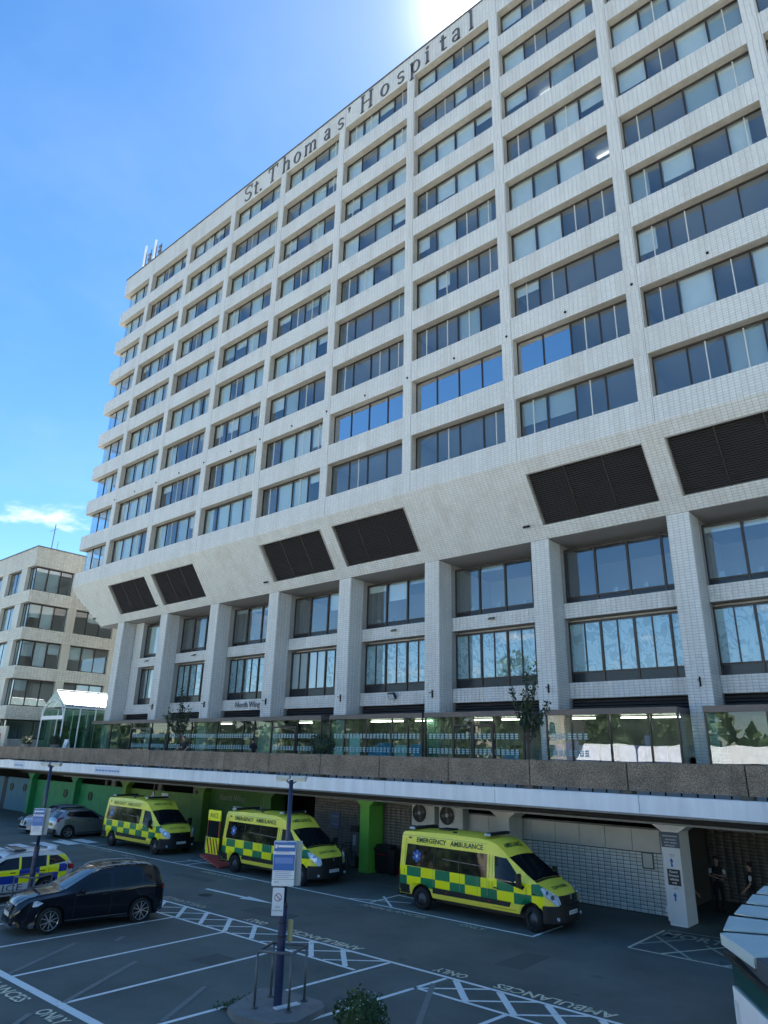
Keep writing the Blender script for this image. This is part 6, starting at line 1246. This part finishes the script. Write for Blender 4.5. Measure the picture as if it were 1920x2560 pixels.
def person(label, loc, rotz, top=M_VEST, sleeve=M_SHIRT, legs=M_TROUS, pose='stand', cap=False, lean=0.0, armL=None, armR=None, step=0.0):
    """faces +x locally; z=0 at the feet"""
    t = thing('person', label, 'person', loc, rotz)
    hz = .93; lx = lean
    H = (0, 0, hz); C1 = (lx * .35, 0, 1.18); C2 = (lx * .8, 0, 1.40); NK = (lx * 1.0, 0, 1.52)
    # legs and hips: one continuous trouser mesh
    V = [H, (0, .09, .88), (step * .5 + .02, .10, .50), (step, .10, .09), (0, -.09, .88), (-step * .5 + .02, -.10, .50), (-step, -.10, .09), (0, 0, 1.02)]
    body('trousers', legs, t, V, [(0, 1), (1, 2), (2, 3), (0, 4), (4, 5), (5, 6), (0, 7)], [(.13, .11), .092, .065, .052, .092, .065, .052, (.13, .10)])
    for x_, y_ in ((step, .10), (-step, -.10)): obj('shoe', ell(MB(), (x_ + .05, y_, .045), (.14, .05, .048)), M_RUB, t, local=True, smooth=True)
    # torso + neck + head as one body
    hc = Vector((lx * 1.12 + .02, 0, 1.64))
    V = [(0, 0, 1.0), C1, C2, NK, tuple(hc + Vector((-.01, 0, -.02))), tuple(hc + Vector((0, 0, .08))), (lx * .85, .17, 1.43), (lx * .85, -.17, 1.43)]
    body('torso', top, t, V[:4] + V[6:], [(0, 1), (1, 2), (2, 3), (2, 4), (2, 5)], [(.14, .105), (.15, .11), (.15, .10), .062, .062, .062])
    sh = {1: Vector((lx * .85, .20, 1.41)), -1: Vector((lx * .85, -.20, 1.41))}
    for s_, arm in ((1, armL), (-1, armR)):
        el, wr = arm if arm else ((lx * .4, s_ * .27, 1.12), (lx * .3 + .08, s_ * .27, .86)); el = Vector(el); wr = Vector(wr); mid = sh[s_].lerp(el, .75)
        body('sleeve', sleeve, t, [tuple(sh[s_]), tuple(sh[s_].lerp(el, .4)), tuple(mid)], [(0, 1), (1, 2)], [.068, .06, .055], 1)
        body('forearm', M_SKIN, t, [tuple(sh[s_].lerp(el, .7)), tuple(el), tuple(wr)], [(0, 1), (1, 2)], [.045, .04, .026], 1); hand(t, wr, wr - el, M_SKIN)
    b = ell(MB(), tuple(hc + Vector((0, 0, .03))), (.092, .074, .115), 16, 12); b.cyl((lx, 0, 1.48), tuple(hc + Vector((-.01, 0, -.04))), .052, .05, n=12)
    hd = obj('head', b, M_SKIN, t, local=True, smooth=True)
    f = MB(); f.obox(hc + Vector((.098, 0, .02)), (.018, 0, 0), (0, .012, 0), (-.008, 0, .022)); obj('nose', f, M_SKIN, hd, local=True, bevel=.006)
    f = MB()
    for s_ in (-1, 1): ell(f, tuple(hc + Vector((.083, s_ * .03, .045))), (.008, .012, .007), 8, 6)
    obj('eye', f, M_HAIR, hd, local=True); obj('mouth', MB().obox(hc + Vector((.088, 0, -.03)), (.004, 0, 0), (0, .024, 0), (0, 0, .005)), mat('lips', (.25, .10, .08), .6), hd, local=True)
    f = MB()
    for s_ in (-1, 1): ell(f, tuple(hc + Vector((0, s_ * .076, .025))), (.018, .01, .03), 8, 6)
    obj('ear', f, M_SKIN, hd, local=True)
    obj('hair', ell(MB(), tuple(hc + Vector((-.018, 0, .065))), (.094, .082, .095), 14, 10), M_HAIR, hd, local=True, smooth=True)
    if cap: obj('hat', MB().cyl(hc + Vector((-.01, 0, .11)), hc + Vector((-.01, 0, .175)), .095, .08, n=18).cyl(hc + Vector((.03, 0, .105)), hc + Vector((.03, 0, .115)), .125, n=18), M_VEST, t, local=True)
    return t
person('person in white short sleeves, black vest and cap, arms folded in the dark passage', (48.25, .75, 0), R_(-75), cap=True, armL=((.12, .27, 1.18), (.26, .02, 1.22)), armR=((.12, -.27, 1.18), (.27, .05, 1.12)))
person('person in black vest and white short sleeves seen side-on beside the kiosk roof', (49.5, .2, 0), R_(190), armL=((.02, .25, 1.14), (.22, .2, .92)), armR=((.0, -.25, 1.13), (.2, -.22, .9)))
person('person in black mostly hidden behind the white column with one bare forearm showing', (47.62, -.75, 0), R_(20), sleeve=M_VEST, armR=((-.0, -.26, 1.12), (.30, -.30, .78)))
person('person in a black T-shirt leaning with both hands on the deck parapet', (22.05, -4.55, 3.96), R_(-90), sleeve=M_VEST, lean=.10, armL=((.12, .42, 1.18), (.42, .44, .96)), armR=((.12, -.42, 1.18), (.42, -.44, .96)))
person('person in dark clothes walking past the pale screen on the deck', (23.75, -1.0, 3.96), R_(180), sleeve=M_VEST, lean=.12, step=.2)
# ------------------------------------------------------------------ plants
def leaves(n, pts_fn, s0, s1, seed):
    r = np.random.default_rng(seed); V = []; F = []
    for k in range(n):
        c = np.array(pts_fn(r)); a = r.normal(size=3); a /= np.linalg.norm(a); b_ = np.cross(a, r.normal(size=3)); b_ /= np.linalg.norm(b_); s_ = r.uniform(s0, s1); i = len(V)
        V += [tuple(c - a * s_), tuple(c + b_ * s_ * .55), tuple(c + a * s_), tuple(c - b_ * s_ * .55)]; F.append((i, i + 1, i + 2, i + 3))
    b = MB(); b.v = V; b.f = F; b.mi = [0] * len(F); return b
def sapling(x, y, z0, label, branches, seed):
    t = thing('young_tree', label, 'tree', (x, y, z0)); b = MB().cyl((x, y, z0), (x + .05, y, z0 + 1.7), .05, .04, n=8); ends = []
    for (dx, dy, dz, sz) in branches: b.cyl((x + .04, y, z0 + 1.5), (x + dx, y + dy, dz), .025, .008, n=5); ends.append((x, y, z0 + 1.5, x + dx, y + dy, dz, sz))
    obj('trunk', b, M_BARK, t)
    def pf(r):
        e = ends[r.integers(len(ends))]; f = r.uniform(.35, 1.05); sz = e[6] * (.35 + .6 * f) * .5; return (e[0] + (e[3] - e[0]) * f + r.normal() * sz * .55, e[1] + (e[4] - e[1]) * f + r.normal() * sz * .55, e[2] + (e[5] - e[2]) * f + r.normal() * sz * .5)
    obj('crown', leaves(1250, pf, .04, .085, seed), M_LEAFD, t)
    obj('planter', MB().cyl((x, y, z0), (x, y, z0 + .5), .35, .42, n=20), M_CONC, t)
sapling(43.45, -4.0, 3.96, 'thin young tree with spreading leafy branches in front of the white columns at right', [(.42, .1, 8.3, .35), (.05, 0, 8.0, .3), (-.6, .1, 7.5, .25), (.95, 0, 6.9, .35), (.2, -.1, 7.4, .4), (-.2, .1, 6.9, .3), (.5, .1, 6.5, .4), (.1, 0, 7.0, .35)], 3)
sapling(19.9, -3.5, 3.96, 'young tree with a flat dark crown in front of the third column from the left', [(-.35, 0, 8.4, .4), (-1.5, 0, 7.2, .5), (-2.1, .1, 6.95, .35), (.6, 0, 7.3, .5), (-.2, 0, 7.5, .6), (-.9, .2, 6.8, .5), (.2, .1, 6.7, .5), (-.5, 0, 7.0, .6)], 4)
def bush(x, y, z, rx, ry, rz, label, m, n=900, pot=True, seed=1, s=(.03, .06), fl=False):
    t = thing('shrub', label, 'shrub', (x, y, z - rz)); 
    def pf(r):
        a = r.normal(size=3); a /= np.linalg.norm(a); q = r.uniform(.55, 1.0) ** .5; w3 = 1 + .22 * math.sin(5 * a[0] + seed) * math.sin(4 * a[1] + 2 * a[2]); return (x + a[0] * rx * q * w3 * r.uniform(.85, 1.15), y + a[1] * ry * q * w3 * r.uniform(.85, 1.15), z + a[2] * rz * q * w3 * r.uniform(.85, 1.2))
    obj('foliage', leaves(n, pf, s[0], s[1], seed), m, t); obj('core', ell(MB(), (x, y, z), (rx * .6, ry * .6, rz * .6), 10, 8), m, t)
    if pot: obj('planter', MB().cyl((x, y, 3.96), (x, y, z - rz * .6), .28, .34, n=16), M_CONC, t)
    if fl:
        b = MB()
        for k in range(46):
            a = np.random.default_rng(k + 9).normal(size=3); a /= np.linalg.norm(a); ell(b, (x + a[0] * rx * 1.05, y + a[1] * ry * 1.05, z + abs(a[2]) * rz * 1.15), (.011, .011, .009), 6, 4)
        obj('flower', b, M_SIGNW, t)
bush(-2.3, -3, 5.42, .42, .42, .40, 'round clipped bush on the deck in front of the blue and red posters', M_LEAFD, seed=5); bush(2.75, -3, 5.42, .42, .42, .40, 'round clipped bush on the deck between the canopy and the white A-board', M_LEAFD, seed=6)
bush(31.9, -3.4, 5.35, .75, .5, .60, 'wide dark shrub behind the parapet in front of the glass shopfront', M_LEAFD, 1600, seed=7); bush(19.0, -4.6, 4.5, .5, .4, .4, 'low dark shrub at the foot of the farther young tree', M_LEAFD, 500, False, seed=8)
bush(47.35, -17.25, .60, .46, .42, .38, 'green bush dotted with small white flowers at the bottom edge', M_LEAF, 2200, False, 9, (.02, .045), True)
isl3 = obj('planting_bed', MB().prism([(46.6, -18.2), (48.2, -18.2), (48.1, -16.9), (46.8, -16.8)], 2, 0, .12), M_CONC, fix=True); isl3['kind'] = 'structure'
w_ = obj('weeds', leaves(260, lambda r: (43.55 + r.uniform(0, .35) + r.normal() * .04, -16.5 - r.uniform(0, 1.1) + r.normal() * .03, .03 + abs(r.normal()) * .04), .02, .05, 12), M_LEAF); w_['kind'] = 'stuff'
ab = thing('a_board', 'small white A-board sign standing on the deck by the glass canopy', 'sign', (4.5, -3, 3.96)); obj('board', MB().obox((4.5, -3.1, 5.1), (.28, 0, 0), (0, .015, 0), (0, .08, .45)), M_SIGNW, ab); obj('print', MB().obox((4.5, -3.12, 5.0), (.15, 0, 0), (0, .012, 0), (0, .02, .12)), M_LETTER, ab); obj('back_board', MB().obox((4.5, -2.9, 5.1), (.28, 0, 0), (0, .015, 0), (0, -.08, .45)), M_SIGNW, ab); obj('leg', MB().box(4.24, 4.28, -3.02, -2.98, 3.96, 4.7).box(4.72, 4.76, -3.02, -2.98, 3.96, 4.7), M_STEEL, ab)
# ------------------------------------------------------------------ what stands across the road, seen in the glass
M_BRICKT = mat('sunlit_render', (.55, .49, .40), .85, noise=.1, nscale=.5)
for (x0, x1, h, lab) in ((-14, 4, 13, 'cream house across the road mirrored in the shop glass'),):
    t = thing('building_across_road', lab, 'building', (x0, -95, 0)); obj('wall', MB().box(x0, x1, -84, -76, 0, h), M_BRICKT, t); b = MB()
    for z in np.arange(2, h - 2, 3.3):
        for x in np.arange(x0 + 2, x1 - 2, 3.2): b.box(x, x + 1.2, -76.0, -75.95, z, z + 1.9)
    obj('window', b, M_DKPANEL, t)
fw_ = leaves(9000, lambda r: (lambda x: (x, -86 - r.uniform(0, 6), abs(r.normal()) * 0 + r.uniform(0, 1) ** .8 * (11 + 4 * math.sin(x * .11) + 2 * math.sin(x * .37))))(r.uniform(-420, 260)), .9, 1.7, 77)
o = obj('distant_tree_belt', fw_, M_LEAF); o['kind'] = 'stuff'
b = MB()
for k in range(68): h = 8 + 3 * math.sin(k * 1.1) + random.random() * 2; b.box(-420 + k * 10, -410 + k * 10, -93, -91, 0, h)
o = obj('distant_tree_belt', b, M_LEAFD); o['kind'] = 'stuff'
def bigtree(x, y, h, r, seed, lab):
    t = thing('plane_tree', lab, 'tree', (x, y, 0), 0, 'trees across the road'); obj('trunk', MB().cyl((x, y, 0), (x, y, h * .55), .4, .25, n=10).cyl((x, y, h * .4), (x + r * .5, y, h * .75), .18, .06, n=6).cyl((x, y, h * .4), (x - r * .5, y + 1, h * .8), .18, .06, n=6), M_BARK, t)
    cs = np.random.default_rng(seed).normal(size=(14, 3)) * (r * .45, r * .45, h * .22) + (x, y, h * .55)
    def pf(q): c = cs[q.integers(len(cs))]; a = q.normal(size=3); return tuple(c + a / np.linalg.norm(a) * q.uniform(.5, 1) * r * .38)
    obj('crown', leaves(3600, pf, .3, .6, seed), M_LEAF, t)
for k, (x, y, h, r) in enumerate(((-40, -62, 14, 8), (-24, -58, 15, 8), (-9, -62, 14, 8), (5, -58, 15, 8), (20, -62, 13, 7), (52, -62, 13, 7), (66, -60, 13, 7), (80, -62, 14, 7))): bigtree(x, y, h, r, 20 + k, ('broad green tree across the road, %s mirrored in the shop glass' % ('far left', 'second', 'third', 'fourth', 'fifth', 'sixth', 'seventh', 'last')[k]))
mq = thing('marquee', 'long white marquee tent across the car park mirrored in the right shop glass', 'tent', (31, -50, 0)); obj('canopy', MB().prism([(-53, 3.7), (-47, 3.7), (-50, 6.6)], 0, 19, 42), M_WHITE, mq, fix=True); b = MB()
for x in (19.2, 27, 34, 41.8): b.cyl((x, -47.2, 0), (x, -47.2, 4.2), .06).cyl((x, -52.8, 0), (x, -52.8, 4.2), .06)
obj('pole', b, M_STEEL, mq)
